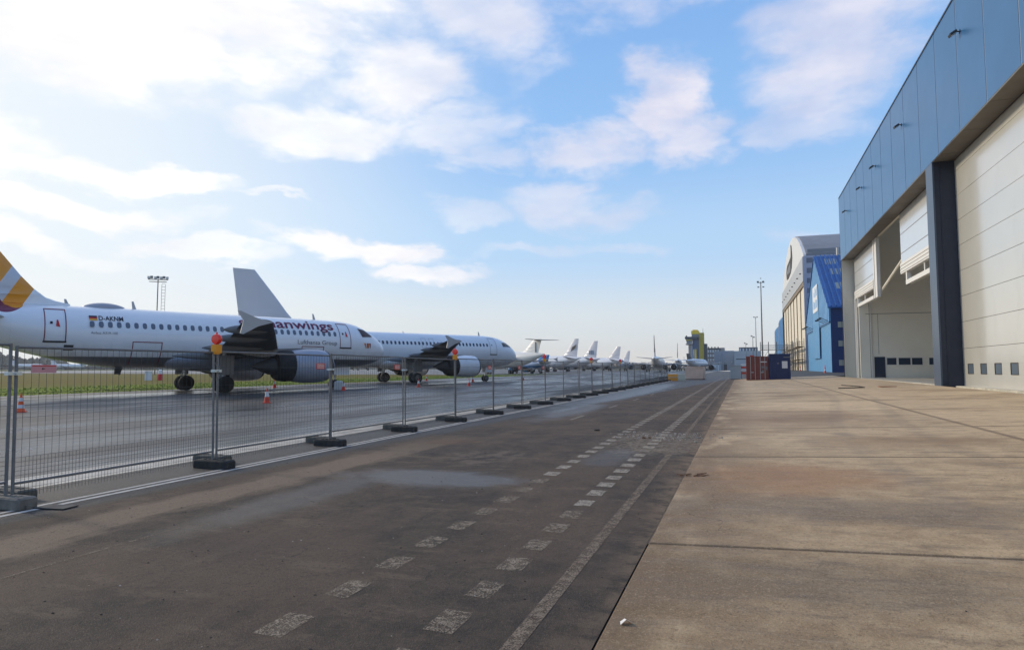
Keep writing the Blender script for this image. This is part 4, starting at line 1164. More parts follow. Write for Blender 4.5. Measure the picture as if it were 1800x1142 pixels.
def make_panel(label):
    t = empty('temporary_fence', (0, 0, 0)); tag(t, label, 'fence panel', 'mesh fence panels between road and taxiway')
    r = .021
    for nm, y in (('post', .0), ('post', PL)):
        MB().tube((0, y, .08), (0, y, 2.09), r, n=10).build(nm, M['galv'], t, 50)
    MB().tube((0, 0, 2.07), (0, PL, 2.07), .018, n=8).build('top_rail', M['galv'], t, 50)
    MB().tube((0, 0, .29), (0, PL, .29), .016, n=8).build('bottom_rail', M['galv'], t, 50)
    mb = MB(); w = .0028; n = 34
    for i in range(1, n):
        y = PL*i/n; mb.tube((0, y, .10), (0, y, 2.07), w, n=3, caps=False)
        if i > 1: mb.tube((0, y-PL/n/2, .10), (0, y-PL/n/2, .62), w, n=3, caps=False)
    zz = [1.79, 1.46, 1.14, .86, .62]; z = .56
    while z > .10: zz.append(z); z -= .058
    for z in zz: mb.tube((0, 0, z), (0, PL, z), w, n=3, caps=False)
    tag(mb.build('wire_mesh', M['wire'], t), kind='stuff')
    return t


ORD = 'first second third fourth fifth sixth seventh eighth ninth tenth eleventh twelfth thirteenth fourteenth fifteenth sixteenth seventeenth eighteenth nineteenth twentieth twenty-first twenty-second twenty-third twenty-fourth'.split()
ordn = ['cut by the left edge of the photo', 'nearest whole one from the left edge', 'second whole one from the left', 'third whole one from the left', 'fourth whole one from the left', 'fifth whole one from the left', 'sixth whole one from the left']
rf_ = random.Random(21)
proto = make_panel('x'); NP = 24
tops = {}
for i in range(NP):
    k = i-1; o = proto if i == 0 else copy_tree(proto)
    y = K0+PITCHF*k+.05
    lean = R(rf_.uniform(-1.6, -.6) if k in (0, 1, 2) else rf_.uniform(-1.6, 1.0)); roll = R(rf_.uniform(-1.1, .5))
    a = rf_.uniform(-.004, .004)
    slope = (gz(FX, y+PL)-gz(FX, y))/PL
    o.location = (FX+rf_.uniform(-.02, .02), y, gz(FX, y)+.015*(k % 3)); o.rotation_euler = (slope+roll*.35, -abs(lean)*.9, a)
    lab = 'steel mesh fence panel, '+ordn[i] if i < len(ordn) else 'steel mesh fence panel, %s of the whole ones counted from the left edge' % ORD[i-1]
    o['label'] = lab
# clamp joining neighbouring posts: a part of each panel
for o in [c for c in col.objects if c.name.startswith('temporary_fence')]:
    MB().box(-.045, .045, -.12, .05, 1.70, 1.745).tube((-.06, -.035, 1.72), (.07, -.035, 1.72), .012, n=6).build('clamp', M['clamp'], o) if o.location.y < 18 else None


def block_mesh(m):
    mb = MB()
    L_, W_, H_ = .36, .125, .145; c = .02
    def ring(x, s=1.0, zt=H_): return [(x, -W_*s, 0), (x, W_*s, 0), (x, W_*s, zt-c), (x, (W_-c)*s, zt), (x, -(W_-c)*s, zt), (x, -W_*s, zt-c)]
    mb.loft([ring(-L_, .93, H_-.02), ring(-L_+.03), ring(-L_+.12), ring(L_-.12), ring(L_-.03), ring(L_, .93, H_-.02)])
    # moulded sockets and hand holds
    for x in (-.2, -.1, 0, .1, .2): mb.tube((x, 0, H_-.002), (x, 0, H_+.012), .034, .03, 10)
    for s_ in (-1, 1): mb.box(s_*L_-.03, s_*L_+.03, -.045, .045, .0, .05)
    return mb.mesh('fence_foot', m, 30)


bm_dark, bm_grey, bm_pale = block_mesh(M['rubber']), block_mesh(M['block_grey']), block_mesh(M['block_pale'])
for k in range(0, NP):
    y = K0+PITCHF*k
    me = bm_pale if k == 0 else bm_dark
    o = link('ballast_block', me, None, (FX+.02, y-.02, gz(FX, y)+.004), R(rf_.uniform(-4, 4)))
    lab = ('pale concrete fence foot at the left edge, front one of two' if k == 0 else 'black rubber fence foot under the post with the nearest red lamp' if k == 1 else
           'black rubber fence foot, %s after the nearest red lamp' % ORD[k-2])
    tag(o, lab, 'fence foot', 'fence feet')
    o2 = link('ballast_block', bm_grey, None, (FX-.52, y+.45+rf_.uniform(-.08, .08), gz(FX, y+.6)+.004), R(rf_.uniform(-6, 6)))
    lab = ('weathered grey block behind the pale fence foot at the left edge' if k == 0 else 'weathered grey block behind the foot of the nearest red lamp post' if k == 1 else 'weathered grey block behind the rubber foot that is %s after the nearest red lamp' % ORD[k-2])
    tag(o2, lab, 'fence foot', 'spare grey fence blocks')
o = MB().box(-.22, .22, -.12, .12, 0, .012).build('metal_offcut', M['dark'], None, None, (FX+.62, 6.15, gz(-8.4, 6.1)+.006), R(10)); tag(o, 'thin dark plate lying beside the pale fence foot', 'plate')

# red warning lamps on every third post
def make_lamp(y, label):
    t = empty('warning_lamp', (FX-.03, y, gz(FX, y)+2.06)); tag(t, label, 'warning lamp', 'red warning lamps on the fence')
    MB().box(-.055, .055, -.075, .075, .0, .155).box(-.035, .035, -.055, .055, -.02, .0).build('battery_box', M['lamp_amber'], t)
    b = MB().lathe([(-.05, .02), (-.045, .085), (-.02, .098), (.02, .098), (.045, .085), (.058, .02)], (0, 0, .255), 'y', 20).build('lens', M['lamp_red'], t, 50)
    MB().tube((0, 0, .34), (0, 0, .385), .022, .014, 8).build('lens_cap', M['lamp_red'], b)
for k, s_ in ((1, 'red round warning lamp on an amber box, nearest and largest on the fence'), (4, 'red warning lamp on the fence in front of the white aircraft engine'), (7, 'red warning lamp on the fence in front of the blue tailed jet'),
              (10, 'red warning lamp on the fence, second from the far end'), (13, 'red warning lamp on the fence, smallest and farthest')):
    make_lamp(K0+PITCHF*k, s_)

# little notices hung on the mesh
def notice(y, z, w, h, m, label, lines=True):
    t = MB().box(-.004, .004, -w/2, w/2, -h/2, h/2).build('warning_notice', m, None, None, (FX+.03, y, z)); tag(t, label, 'sign', 'notices on the fence')
    mb = MB()
    if lines:
        rr_ = random.Random(int(y*10))
        for j in range(3):
            yy = -w*.42
            while yy < w*.38:
                l = rr_.uniform(.01, .03)*w/.2; mb.box(.005, .0065, yy, min(yy+l, w*.42), h*(.28-.27*j)-.010, h*(.28-.27*j)+.010); yy += l+.008
        mb.build('sign_text', M['sign_white'], t)
    else:
        MB().box(.005, .0065, -w/2+.01, w/2-.01, h/2-.02, h/2-.008).build('sign_stripe', M['sign_red'], t)
        MB().box(.005, .0065, -.03, -.012, -.012, .012).box(.005, .0065, -.012, .01, -.004, .006).build('sign_mark', M['dark'], t)
notice(6.33, 1.80, .34, .11, M['sign_pink'], 'faded pink notice on the mesh at the left edge', False)
notice(12.55, 1.86, .30, .13, M['sign_red'], 'red notice with white lettering in front of the grey engine')
notice(16.05, 1.85, .30, .14, M['sign_red'], 'red notice with white lettering in front of the plain aircraft')
notice(23.1, 1.85, .32, .14, M['sign_red'], 'red notice on the fence just left of the post under the white nose')
notice(26.6, 1.85, .32, .14, M['sign_red'], 'small red notice on the fence right of the plain white nose')
notice(30.2, 1.85, .32, .14, M['sign_red'], 'small red notice on the fence before the blue tail')

# traffic cones
def make_cone(x, y, kind, label, h=.76):
    t = empty('traffic_cone', (x, y, gz(x, y)), random.Random(int(x*7)).uniform(0, 1.5)); tag(t, label, 'traffic cone', 'traffic cones')
    red = M['cone_orange'] if kind == 2 else M['cone_red']
    MB().add([(-.2, -.2, 0), (.2, -.2, 0), (.2, .2, 0), (-.2, .2, 0), (-.19, -.19, .035), (.19, -.19, .035), (.19, .19, .035), (-.19, .19, .035)],
             [(3, 2, 1, 0), (4, 5, 6, 7), (0, 1, 5, 4), (1, 2, 6, 5), (2, 3, 7, 6), (3, 0, 4, 7)]).build('cone_base', M['cone_red'], t)
    rad = lambda z: .145-.115*(z-.035)/(h-.035)
    cuts = [.035, .16, .34, .46, .62, h] if kind == 2 else [.035, .30, .56, h]
    body = MB().lathe([(.035, .15), (h*.99, rad(h)-.006), (h, .01)], (0, 0, 0), 'z', 16).build('cone_body', red, t, 50)
    for a, b in ([(.16, .30), (.44, .58)] if kind == 2 else [(.32, .58)]):
        MB().lathe([(a, rad(a)+.008), (b, rad(b)+.006)], (0, 0, 0), 'z', 16, False).build('white_band', M['cone_white'], body, 50)
for x, y, k_, l in [(-27.66, 18.65, 2, 'orange cone with two white bands at the left behind the fence'), (-22.77, 27.42, 1, 'red and white cone in front of the nearest aircraft wing'),
                    (-39.4, 48.4, 1, 'red and white cone at the grass edge between the wheels and the grey engine'), (-29.3, 44.0, 1, 'red and white cone beside the white box at the nose wheel'),
                    (-24.9, 58.6, 1, 'red cone in front of the plain aircraft engine'), (-27.9, 53.9, 1, 'pale cone by the fence post in front of the plain aircraft wheels'),
                    (-39.8, 79.1, 1, 'small red cone behind the plain aircraft main wheels'), (-31.2, 74.6, 1, 'small red cone behind the engine of the plain aircraft'),
                    (-28.6, 86.5, 1, 'lone cone on the taxiway right of the plain white nose'), (-50.0, 150.0, 1, 'tiny cone beside the blue tailed jet'),
                    (13.2, 120.5, 1, 'cone at the corner of the blue building'), (12.9, 165, 1, 'cone at the foot of the arched hangar doors')]:
    make_cone(x, y, k_, l, .76 if y < 100 else 1.3)

# white box and chock at the nose wheel, marker boards on the grass
M['plastic_white'] = mat('white_plastic', (.55, .57, .57), .5, var=.08)
t = MB().loft([[(-.32, -.3, 0), (.32, -.3, 0), (.32, .3, 0), (-.32, .3, 0)], [(-.34, -.32, .1), (.34, -.32, .1), (.34, .32, .1), (-.34, .32, .1)], [(-.30, -.28, .62), (.30, -.28, .62), (.30, .28, .62), (-.30, .28, .62)], [(-.15, -.2, .72), (.15, -.2, .72), (.15, .2, .72), (-.15, .2, .72)]]).build('ballast_box', M['plastic_white'], None, 20, (-30.6, 45.3, .12), .4)
tag(t, 'grey white plastic box standing at the nose wheel of the lettered aircraft', 'box')
t = MB().box(-.45, .45, -.35, .35, 0, 1.25).box(-.5, .5, -.4, .4, 1.25, 1.33).build('field_cabinet', M['sign_white'], None, None, (-79.8, 71.2, .16), .8); tag(t, 'white cabinet standing on the grass beyond the tail', 'cabinet')
t = empty('marker_post', (-78.4, 71.9, .16)); tag(t, 'red and white marker post on the grass', 'marker')
MB().lathe([(0, .3), (.9, .28)], (0, 0, 0), 'z', 14).build('lower_sleeve', M['sign_red'], t, 40); MB().lathe([(.9, .28), (1.4, .26), (1.5, .1)], (0, 0, 0), 'z', 14).build('upper_sleeve', M['sign_white'], t, 40)

# ------------------------------------------------------------------ things further down the road
M['box_red'] = mat('container_red', (.20, .042, .030), .6, var=.12, vscale=1.2, dirt=((.22, .12, .09), .5, 1.5))
M['box_blue'] = mat('container_blue', (.011, .028, .11), .5, var=.12, vscale=1.2)
def container(x0, x1, y0, y1, h, m, label, red):
    z = gz((x0+x1)/2, y0)
    t = empty('shipping_container', ((x0+x1)/2, y0, z)); tag(t, label, 'container', 'shipping containers'); w = (x1-x0)/2; L_ = y1-y0
    mb = MB()                                   # corrugated hull
    n = 20; pts = []
    for sgn in (-1, 1):
        pass
    mb.box(-w+.06, w-.06, .08, L_-.05, .12, h-.06)
    for i in range(n):
        y = .3+(L_-.6)*i/n; mb.box(-w+.015, w-.015, y, y+(L_-.6)/n*.55, .16, h-.12)
    mb.build('hull', m, t)
    fr = MB()
    for sx in (-1, 1):
        fr.box(min(sx*w, sx*(w-.16)), max(sx*w, sx*(w-.16)), 0, .16, 0, h); fr.box(min(sx*w, sx*(w-.12)), max(sx*w, sx*(w-.12)), .161, L_, 0, .16)
    fr.box(-w+.161, w-.161, .005, .15, h-.16, h-.005); fr.box(-w+.161, w-.161, .005, .15, .0, .17)
    fr.build('frame', m, t)
    if red:
        for sx in (-1, 1):
            x_0, x_1 = (-w+.18, -.015) if sx < 0 else (.015, w-.18)
            d0 = MB().box(x_0, x_1, .03, .075, .19, h-.18)
            for j in range(4): d0.box(x_0+.08, x_1-.08, .015, .029, .35+j*(h-.6)/4, .35+(j+.62)*(h-.6)/4)
            d = d0.build('door', m, t)
            for fx in (.30, .78):
                xx = x_0+(x_1-x_0)*fx; MB().tube((xx, -.03, .1), (xx, -.03, h-.08), .028, n=6).build('lock_bar', M['clamp'], d)
            MB().box(x_0+(x_1-x_0)*.32, x_0+(x_1-x_0)*.62, -.06, -.03, .95, 1.02).build('door_lever', M['clamp'], d)
        ps = lambda u, v: Vector((.35+u, -.005, h-.75+v))
        for j, (a, b, c, e) in enumerate([(.35, 1.15, h-.78, h-.66), (.5, .8, h-1.25, h-1.55), (1.0, 1.2, h-1.3, h-1.75), (.55, .75, h-1.75, h-2.05)]):
            MB().box(a, b, -.004, .012, min(c, e), max(c, e)).build('stencil', M['sign_white'] if j == 0 else M['flap_grey'], t)
    else:
        for j in range(9): MB().box(-w+.25+j*(2*w-.5)/9, -w+.25+(j+.55)*(2*w-.5)/9, .02, .075, .2, h-.2).build('corrugation', m, t)
        MB().box(w-1.0, w-.35, -.01, .015, h-1.85, h-.95).build('placard', M['sign_white'], t)
        MB().box(-.3, -.1, -.01, .015, h-1.3, h-1.15).box(.45, 1.2, -.01, .015, h-.5, h-.38).build('stencil', M['flap_grey'], t)
container(.62, 3.30, 90.0, 96.2, 3.05, M['box_red'], 'rust red shipping container with locking bars on its double doors', True)
container(3.38, 5.88, 89.7, 95.8, 3.25, M['box_blue'], 'dark blue shipping container with a white placard, right of the red one', False)

# wrapped crate, concrete barrier, cabinet, barrier board
M['wrap'] = mat('beige_wrapping_film', (.60, .43, .33), .35, var=.08, vscale=2, bump=1.0, bscale=4, coat=.3)
M['wrap_dark'] = mat('wrapped_timber', (.22, .17, .145), .6, var=.1)
t = empty('wrapped_pallet', (-6.35, 97.6, gz(-6.3, 98)), R(-3)); tag(t, 'beige film wrapped load on pallets at the far end of the fence', 'wrapped load')
rr_ = random.Random(3); rings = []
for z in (.12, .25, .8, 1.3, 1.75, 1.9): rings.append([(x+rr_.uniform(-.03, .03), y+rr_.uniform(-.03, .03), z) for x, y in ((-1.35, 0), (-.6, -.02), (.2, 0), (1.2, 0), (1.25, 1.2), (1.2, 3.0), (-.1, 3.02), (-1.35, 3.0))])
MB().loft(rings).build('load', M['wrap'], t, 25)
MB().box(-1.3, 1.15, .02, .2, 0, .11).box(-1.3, 1.15, 1.4, 1.6, 0, .11).box(-1.3, 1.15, 2.8, 2.98, 0, .11).build('pallet', M['wrap_dark'], t)
M['barrier_orange'] = mat('orange_barrier_plastic', (.72, .30, .03), .5, var=.05); M['barrier_pale'] = mat('pale_barrier_plastic', (.50, .47, .36), .6, var=.05)
t = empty('water_barrier', (-8.4, 88.0, gz(-8.4, 88)), R(4)); tag(t, 'long orange and pale plastic barrier block at the end of the fence', 'barrier')
def bar(x0, x1, m, nm):
    MB().prism([(-.30, 0), (.30, 0), (.30, .25), (.16, .9), (-.16, .9), (-.30, .25)], lambda p: (x0, p[0], p[1]), lambda p: (x1, p[0], p[1])).build(nm, m, t)
bar(-.75, .55, M['barrier_orange'], 'orange_section'); bar(.56, 1.5, M['barrier_pale'], 'pale_section')
MB().box(-.7, .5, -.34, -.305, .42, .5).build('groove', M['barrier_pale'], t)
M['cab_grey'] = mat('pale_blue_grey_cabinet', (.36, .41, .42), .5, var=.05, dirt=((.26, .28, .27), .5, 1))
t = empty('steel_cabinet', (-.75, 101.5, gz(-.9, 101))); tag(t, 'pale grey steel box beside the red container', 'cabinet')
MB().box(-.8, .72, 0, 1.6, .06, 2.0).build('body', M['cab_grey'], t); MB().box(-.86, .78, -.06, 1.66, 2.0, 2.06).build('lid', M['cab_grey'], t); MB().box(-.7, .6, .05, 1.5, 0, .06).build('plinth', M['dark'], t)
t = empty('barrier_board', (.35, 104.0, gz(.3, 104)+.0), 0); tag(t, 'red and white barrier boards leaning between the grey box and the red container', 'barrier board')
for j in range(4):
    MB().box(-.42, .42, -.03, .03, .7+j*.42, .98+j*.42).build('board', M['cone_red'] if j % 2 == 0 else M['sign_white'], t)
MB().box(-.38, -.3, .031, .08, 0, 2.3).box(.3, .38, .031, .08, 0, 2.3).build('upright', M['galv'], t)
t = empty('heap', (1.6, 108, gz(1.6, 108))); tag(t, 'pinkish folded barriers piled just behind the red container roof', 'barrier pile')
MB().box(-.6, .6, 0, .5, 0, 3.0).build('stack', mat('red_white_mesh', (.55, .16, .13), .7, var=.3, vscale=6), t); MB().box(-.3, .3, .1, .4, 3.0, 3.5).build('top_item', M['cone_red'], t)

# scaffolding
def scaffold(x0, x1, y0, y1, h, nx, ny, label):
    t = empty('scaffold', (x0, y0, gz(x0, y0))); tag(t, label, 'scaffold', 'scaffolds by the arched hangar')
    for i in range(nx+1):
        for j in range(ny+1):
            x, y = (x1-x0)*i/nx, (y1-y0)*j/ny
            MB().tube((x, y, 0), (x, y, h), .06, n=5).build('standard', M['galv'], t)
    for z in (2.6, 5.6):
        MB().box(0, x1-x0, 0, y1-y0, z, z+.14).build('deck', M['arch_col'], t)
        for dz in (.6, 1.1):
            mb = MB().tube((0, 0, z+dz), (x1-x0, 0, z+dz), .04, n=4).tube((0, y1-y0, z+dz), (x1-x0, y1-y0, z+dz), .04, n=4).tube((0, 0, z+dz), (0, y1-y0, z+dz), .04, n=4); mb.build('guard_rail', M['galv'], t)
    n_ = max(nx, ny)
    for i in range(n_):
        a = (x1-x0)*i/n_ if nx >= ny else 0; b = (x1-x0)*(i+1)/n_ if nx >= ny else 0; c = (y1-y0)*i/n_ if ny > nx else 0; e = (y1-y0)*(i+1)/n_ if ny > nx else 0
        for z in (0, 2.7): MB().tube((a, c, z), (b, e, z+2.8), .045, n=4).build('diagonal', M['galv'], t)
scaffold(12.4, 13.9, 166, 230, 7.6, 1, 10, 'tall tube scaffold along the cream doors of the arched hangar')
scaffold(4.6, 12.0, 172, 174, 7.6, 4, 1, 'tube scaffold bridge standing above the blue container')

# light masts
def mast(x, y, zt, r0, label, heads):
    t = empty('light_mast', (x, y, gz(x, y)-.1)); tag(t, label, 'light mast', 'light masts'); h = zt-gz(x, y)+.1
    MB().tube((0, 0, 0), (0, 0, h), r0, r0*.45, 10).build('pole', M['galv'], t, 50)
    for (dx_, dz_, s_) in heads:
        MB().box(dx_-s_*.65, dx_+s_*.65, -.2, .2, h+dz_, h+dz_+s_*.7).build('lamp_head', M['dark'], t)
    MB().box(-max(abs(a[0]) for a in heads)-.2, max(abs(a[0]) for a in heads)+.2, -.06, .06, h-.3, h-.15).build('crossbar', M['galv'], t)
mast(5.3, 182, 24.5, .24, 'tallest grey light mast rising behind the containers', [(-.7, -.1, .38), (.6, -.1, .38), (-.6, -1.5, .34), (.6, -1.5, .34), (0, .8, .22)])
mast(5.8, 277, 22.4, .2, 'slim light mast just left of the tallest mast', [(-.6, -.1, .34), (.6, -.1, .34)])
mast(5.8, 351, 18.2, .25, 'short light mast with a dark head above the low grey hall', [(-.6, -.1, .6), (.6, -.8, .6)])
mast(2.8, 403, 16.6, .25, 'shortest light mast, leftmost above the grey halls', [(-.6, -.1, .6), (.6, -.8, .6)])
t = empty('floodlight_tower', (-139.3, 126.1, .2)); tag(t, 'lattice floodlight mast with seven lamps rising behind the lettered fuselage', 'floodlight mast')
t.rotation_euler = (0, 0, YAW+.3)
MB().tube((0, 0, 0), (0, 0, 24.2), .16, .12, 8).build('pole', M['arch_col'], t, 50)
lad = MB().tube((.9, 0, 0), (.9, 0, 23), .05, n=5).tube((1.7, 0, 0), (1.7, 0, 23), .05, n=5)
for i in range(30): lad.tube((.9, 0, .8*i), (1.7, 0, .8*i), .04, n=4)
lad.build('ladder', M['galv'], t)
MB().box(-2.3, 2.3, -.08, .08, 24.1, 24.3).box(-2.0, 2.0, -.5, .5, 23.6, 23.66).build('crossbar', M['dark'], t)
for i, xx in enumerate((-2.1, -1.45, -.6, .0, .75, 1.35, 2.1)):
    MB().box(xx-.28, xx+.28, -.3, .25, 24.35+.12*(i % 2), 24.95+.12*(i % 2)).build('lamp', M['flap_grey'] if i % 2 else M['lampglass'], t)

# ------------------------------------------------------------------ control tower and terminal buildings, 430 m off
M['ochre'] = mat('ochre_slab_render', (.46, .35, .04), .7, var=.08, vscale=.1); M['yellow'] = mat('bright_yellow_panel', (.9, .62, .02), .5, var=.08, vscale=.4)
M['tower_blue'] = mat('slate_blue_cladding', (.075, .11, .19), .5, var=.05); M['tower_dark'] = mat('dark_slate_cladding', (.045, .06, .08), .5)
M['stone'] = mat('pale_tower_stone', (.36, .33, .29), .7); M['cab_glass'] = mat('tower_cab_glass', (.16, .20, .22), .1)
M['brick_far'] = mat('grey_brown_office_wall', (.16, .155, .15), .8, var=.06); M['hall_grey'] = mat('light_grey_hall_sheet', (.36, .39, .45), .55, var=.03, vscale=.1)
M['hall_pale'] = mat('pale_hall_sheet', (.42, .46, .48), .55, var=.03, vscale=.1); M['win_far'] = mat('office_window', (.62, .66, .70), .3)
S_ = 435/1150.*1.035      # metres per photo pixel at that distance
tw = empty('control_tower', (-27.5, 436, .8)); tag(tw, 'airport control tower with an ochre slab and a bright yellow top', 'control tower')
def tb(name, m, px0, px1, top, bot, y0=0, dep=6, parent=None):
    x0 = (px0-1228)*S_+2.2; x1 = (px1-1228)*S_+2.2; z1 = 1.0+(648-top)*S_; z0 = 0 if bot is None else 1.0+(648-bot)*S_
    return MB().box(x0, x1, y0, y0+dep, z0, z1).build(name, m, parent or tw)
tb('slab_wall', M['ochre'], 1228.2, 1235.4, 589, None, 0, 9)
c_ = tb('cap', M['yellow'], 1216, 1228.1, 585.5, 591, .2, 8); tb('cap_top', M['yellow'], 1218, 1226, 583.8, 585.4, 1, 5, c_)
tb('cap_glass', M['cab_glass'], 1216.6, 1228.1, 591.2, 595.2, .4, 7)
tb('gallery', M['tower_dark'], 1206, 1228.0, 595.3, 599, -1, 9)
cb_ = tb('cab', M['cab_glass'], 1208.4, 1217, 599.2, 608, -.6, 6); tb('cab_band', M['ochre'], 1207.6, 1217, 600, 601.6, -1, 7, cb_); tb('cab_floor', M['stone'], 1207.2, 1217, 606.8, 608.6, -1, 7, cb_)
tb('shaft', M['stone'], 1211.2, 1215, 608.8, None, 0, 4); tb('white_fin', M['white_sign'], 1215.4, 1217.6, 608, None, 1, 4)
tb('blue_shaft', M['tower_blue'], 1217.8, 1228.1, 599.2, None, .5, 7); tb('yellow_strip', M['yellow'], 1221, 1223.8, 616, None, .2, .25)
tb('white_strip', M['white_sign'], 1219, 1220.2, 616, None, .2, .25)
tb('dark_wing', M['tower_dark'], 1235.5, 1240.2, 607, None, 1, 10)
MB().tube((2.2+6.2*S_, 4, 20), (2.2+6.2*S_, 4, 27), .25, .1, 6).tube((-5.6, 2, 19), (-5.6, 2, 22.5), .5, .5, 8).build('antenna', M['tower_dark'], tw)
def far_box(name, label, cat, m, px0, px1, top, Y, dep, group=None):
    D_ = Y*.944; s = D_/1150.*1.03; xc = lambda p: ((p-1303)*s/.944)*.944
    t = empty(name, (xc(px0), Y, .8)); tag(t, label, cat, group); w = xc(px1)-xc(px0); h = 1.0+(648-top)*s
    MB().box(0, w, 0, dep, 0, h).build('walls', m, t)
    return t, w, h
t, w, h = far_box('office_block', 'grey brown office block with rows of windows right of the control tower', 'building', M['brick_far'], 1241, 1270, 612, 470, 14)
for r_ in range(4):
    for c__ in range(6):
        x0 = w*.10+c__*w*.145; z0 = 3.2+r_*2.95
        f = MB().box(x0, x0+w*.09, -.15, -.01, z0, z0+1.9).build('window', M['win_far'], t); MB().box(x0+w*.042, x0+w*.048, -.2, -.155, z0, z0+1.9).build('mullion', M['brick_far'], f)
for k_ in range(5): MB().box(w*.1+k_*2.1, w*.1+k_*2.1+.7, 2, 3, h, h+.9).build('roof_vent', M['dark'], t)
MB().box(-.2, w+.2, -.3, -.01, h-.9, h).build('cornice', M['tower_dark'], t)
MB().box(w+.01, w+2.6, .2, 10, 0, h+.1).build('stair_block', M['stone'], t)
t, w, h = far_box('hall', 'pale lilac grey windowless hall left of the road end', 'hall', M['hall_grey'], 1259, 1270.6, 618, 450, 14, 'grey halls at the road end')
for k_ in range(4): MB().box(w*k_/4+.1, w*k_/4+.25, -.15, -.01, .5, h-.5).build('rib', M['hall_pale'], t)
t, w, h = far_box('hall', 'broad light grey hall at the road end, middle of three', 'hall', M['hall_grey'], 1270.8, 1292, 617, 452, 14, 'grey halls at the road end')
for k_ in range(7): MB().box(w*k_/7+.1, w*k_/7+.3, -.15, -.01, .5, h-.5).build('rib', M['hall_pale'], t)
MB().box(1.5, 3.6, -.2, -.02, 0, 4).build('gate', M['tower_dark'], t)
t, w, h = far_box('hall', 'pale hall with a dark horizontal strip behind the red container', 'hall', M['hall_pale'], 1292.2, 1334, 617.6, 440, 20, 'grey halls at the road end')
for (a, b, m__) in ((6.9, 7.5, 'tower_dark'), (4.2, 4.5, 'hall_grey'), (9.6, 9.8, 'hall_grey')): MB().box(1, w-1, -.15, -.01, a, b).build('strip', M[m__], t)
t, w, h = far_box('terminal_roof_storey', 'dark glazed upper storey seen over the pale hall', 'building', M['tower_dark'], 1300, 1330, 611.5, 470, 12)
for k_ in range(6): MB().box(w*k_/6+.3, w*(k_+.7)/6, -.2, -.01, h-2.4, h-.8).build('window', M['win_far'], t)
t, w, h = far_box('boarding_bridge', 'low white boarding bridge with a rounded cab between tower and halls', 'boarding bridge', M['hall_pale'], 1256, 1270, 638, 405, 3)
MB().lathe([(0, 2.2), (3.2, 2.4), (3.9, 1.6)], (-1.4, 1, 1.2), 'z', 16).build('cab', M['flap_grey'], t, 40)
for x_ in (1, 3.4): MB().tube((x_, -.4, 0), (x_, -.4, 3), .18, n=6).build('leg', M['white_sign'], t)

# ------------------------------------------------------------------ aircraft further off
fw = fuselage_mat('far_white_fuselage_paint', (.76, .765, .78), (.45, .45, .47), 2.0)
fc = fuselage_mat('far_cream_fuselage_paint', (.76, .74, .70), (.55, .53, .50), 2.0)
fb = fuselage_mat('blue_belly_fuselage_paint', (.62, .68, .74), (.03, .20, .45), 3.6)
def split_fin(name, c0, c1, z0, slant=.0):
    m = bpy.data.materials.new(name); m.use_nodes = True; T = NT(m.node_tree); b = T.n['Principled BSDF']
    x, y, z = T.sep(T.n.new('ShaderNodeTexCoord').outputs['Object'])
    T.put(b.inputs['Base Color'], T.mix(T.math('GREATER_THAN', T.math('ADD', z, T.math('MULTIPLY', x, slant)), z0), c0, c1)); b.inputs['Roughness'].default_value = .4
    return m
G_ = 'aircraft parked in the distance'
def far_jet(label, tail, heading, L, **kw):
    """tail: ground point under the fin"""
    h = R(heading); d_ = L-2.5; k = kw.get('k', 1.0)
    nose = (tail[0]+math.sin(h)*d_*k, tail[1]+math.cos(h)*d_*k, gz(*tail)-.05)
    return jetliner('airliner', label, G_, nose, heading, L, kw.pop('fm', fw), kw.pop('fin', M['fin_white']), kw.pop('detail', 1), windows=None, cockpit='cockpit', **kw)
r1, F1 = far_jet('cream T-tailed airliner just right of the plain white nose', (-48.4, 157.9), -58, 34, fm=fc, fin=M['beige_paint'], ttail=True, engine='rear', finh=8.9, elev='wing_grey')
mb = MB().box(-(34-2.9), -(34-3.1), -.32, .32, 5.6, 8.2); mb.build('rudder_line', M['flap_grey'], r1)
r2, F2 = far_jet('white airliner with dark feather marks on its fin', (-54.9, 224.4), -62, 37.57, finh=11.8)
for j in range(4):
    a = 37.57-4.4+j*.55; MB().add([(-a, .36, 7.4+.3*j), (-(a+.35), .36, 7.4+.3*j), (-(a+1.1), .34, 9.0+.25*j), (-(a+.7), .34, 9.0+.25*j)], [(0, 1, 2, 3)]).build('fin_mark', M['dark'], r2)
r3, F3 = far_jet('white airliner with small blue letters low on its fin', (-52.7, 246.4), -62, 37.57, finh=11.8)
for j in range(3): MB().box(-(37.57-4.9+j*.8+.35), -(37.57-4.9+j*.8), -.42, .42, 6.7, 8.2).build('fin_mark', M['tower_blue'], r3)
far_jet('white airliner with a plain lilac grey fin, fourth of the receding row', (-53.2, 299.2), -62, 37.57, finh=11.2)
far_jet('small fin farthest in the receding row', (-68.3, 421), -62, 37.57, finh=12.5, detail=0)
far_jet('small blue and white jet with a blue fin', (-51.9, 178), -75, 24, fm=fb, fin=M['blue_tail'], finh=8.6, k=.62, engine='cfm', cowl='blue_tail')
far_jet('airliner facing the camera beneath the smallest fins', (-61, 333), 165, 37.57, finh=11.0, detail=0)
tf = split_fin('dark_tipped_fin_paint', (.62, .63, .66), (.05, .05, .06), 7.2)
far_jet('white airliner seen from behind with a dark knife-edge fin', (-29.2, 237.7), -3, 39, fin=tf, finh=13.2, elev='wing_grey')
far_jet('airliner with a dark green fin seen from behind, left of the tower', (-27.3, 308), -6, 37, fin=split_fin('green_fin_paint', (.50, .52, .50), (.05, .07, .055), 6.2), finh=12.8)
far_jet('airliner with a narrow dark fin beyond the knife-edge one', (-20.5, 275), 14, 30, fin=M['black_tail'], finh=8.2, k=.9)
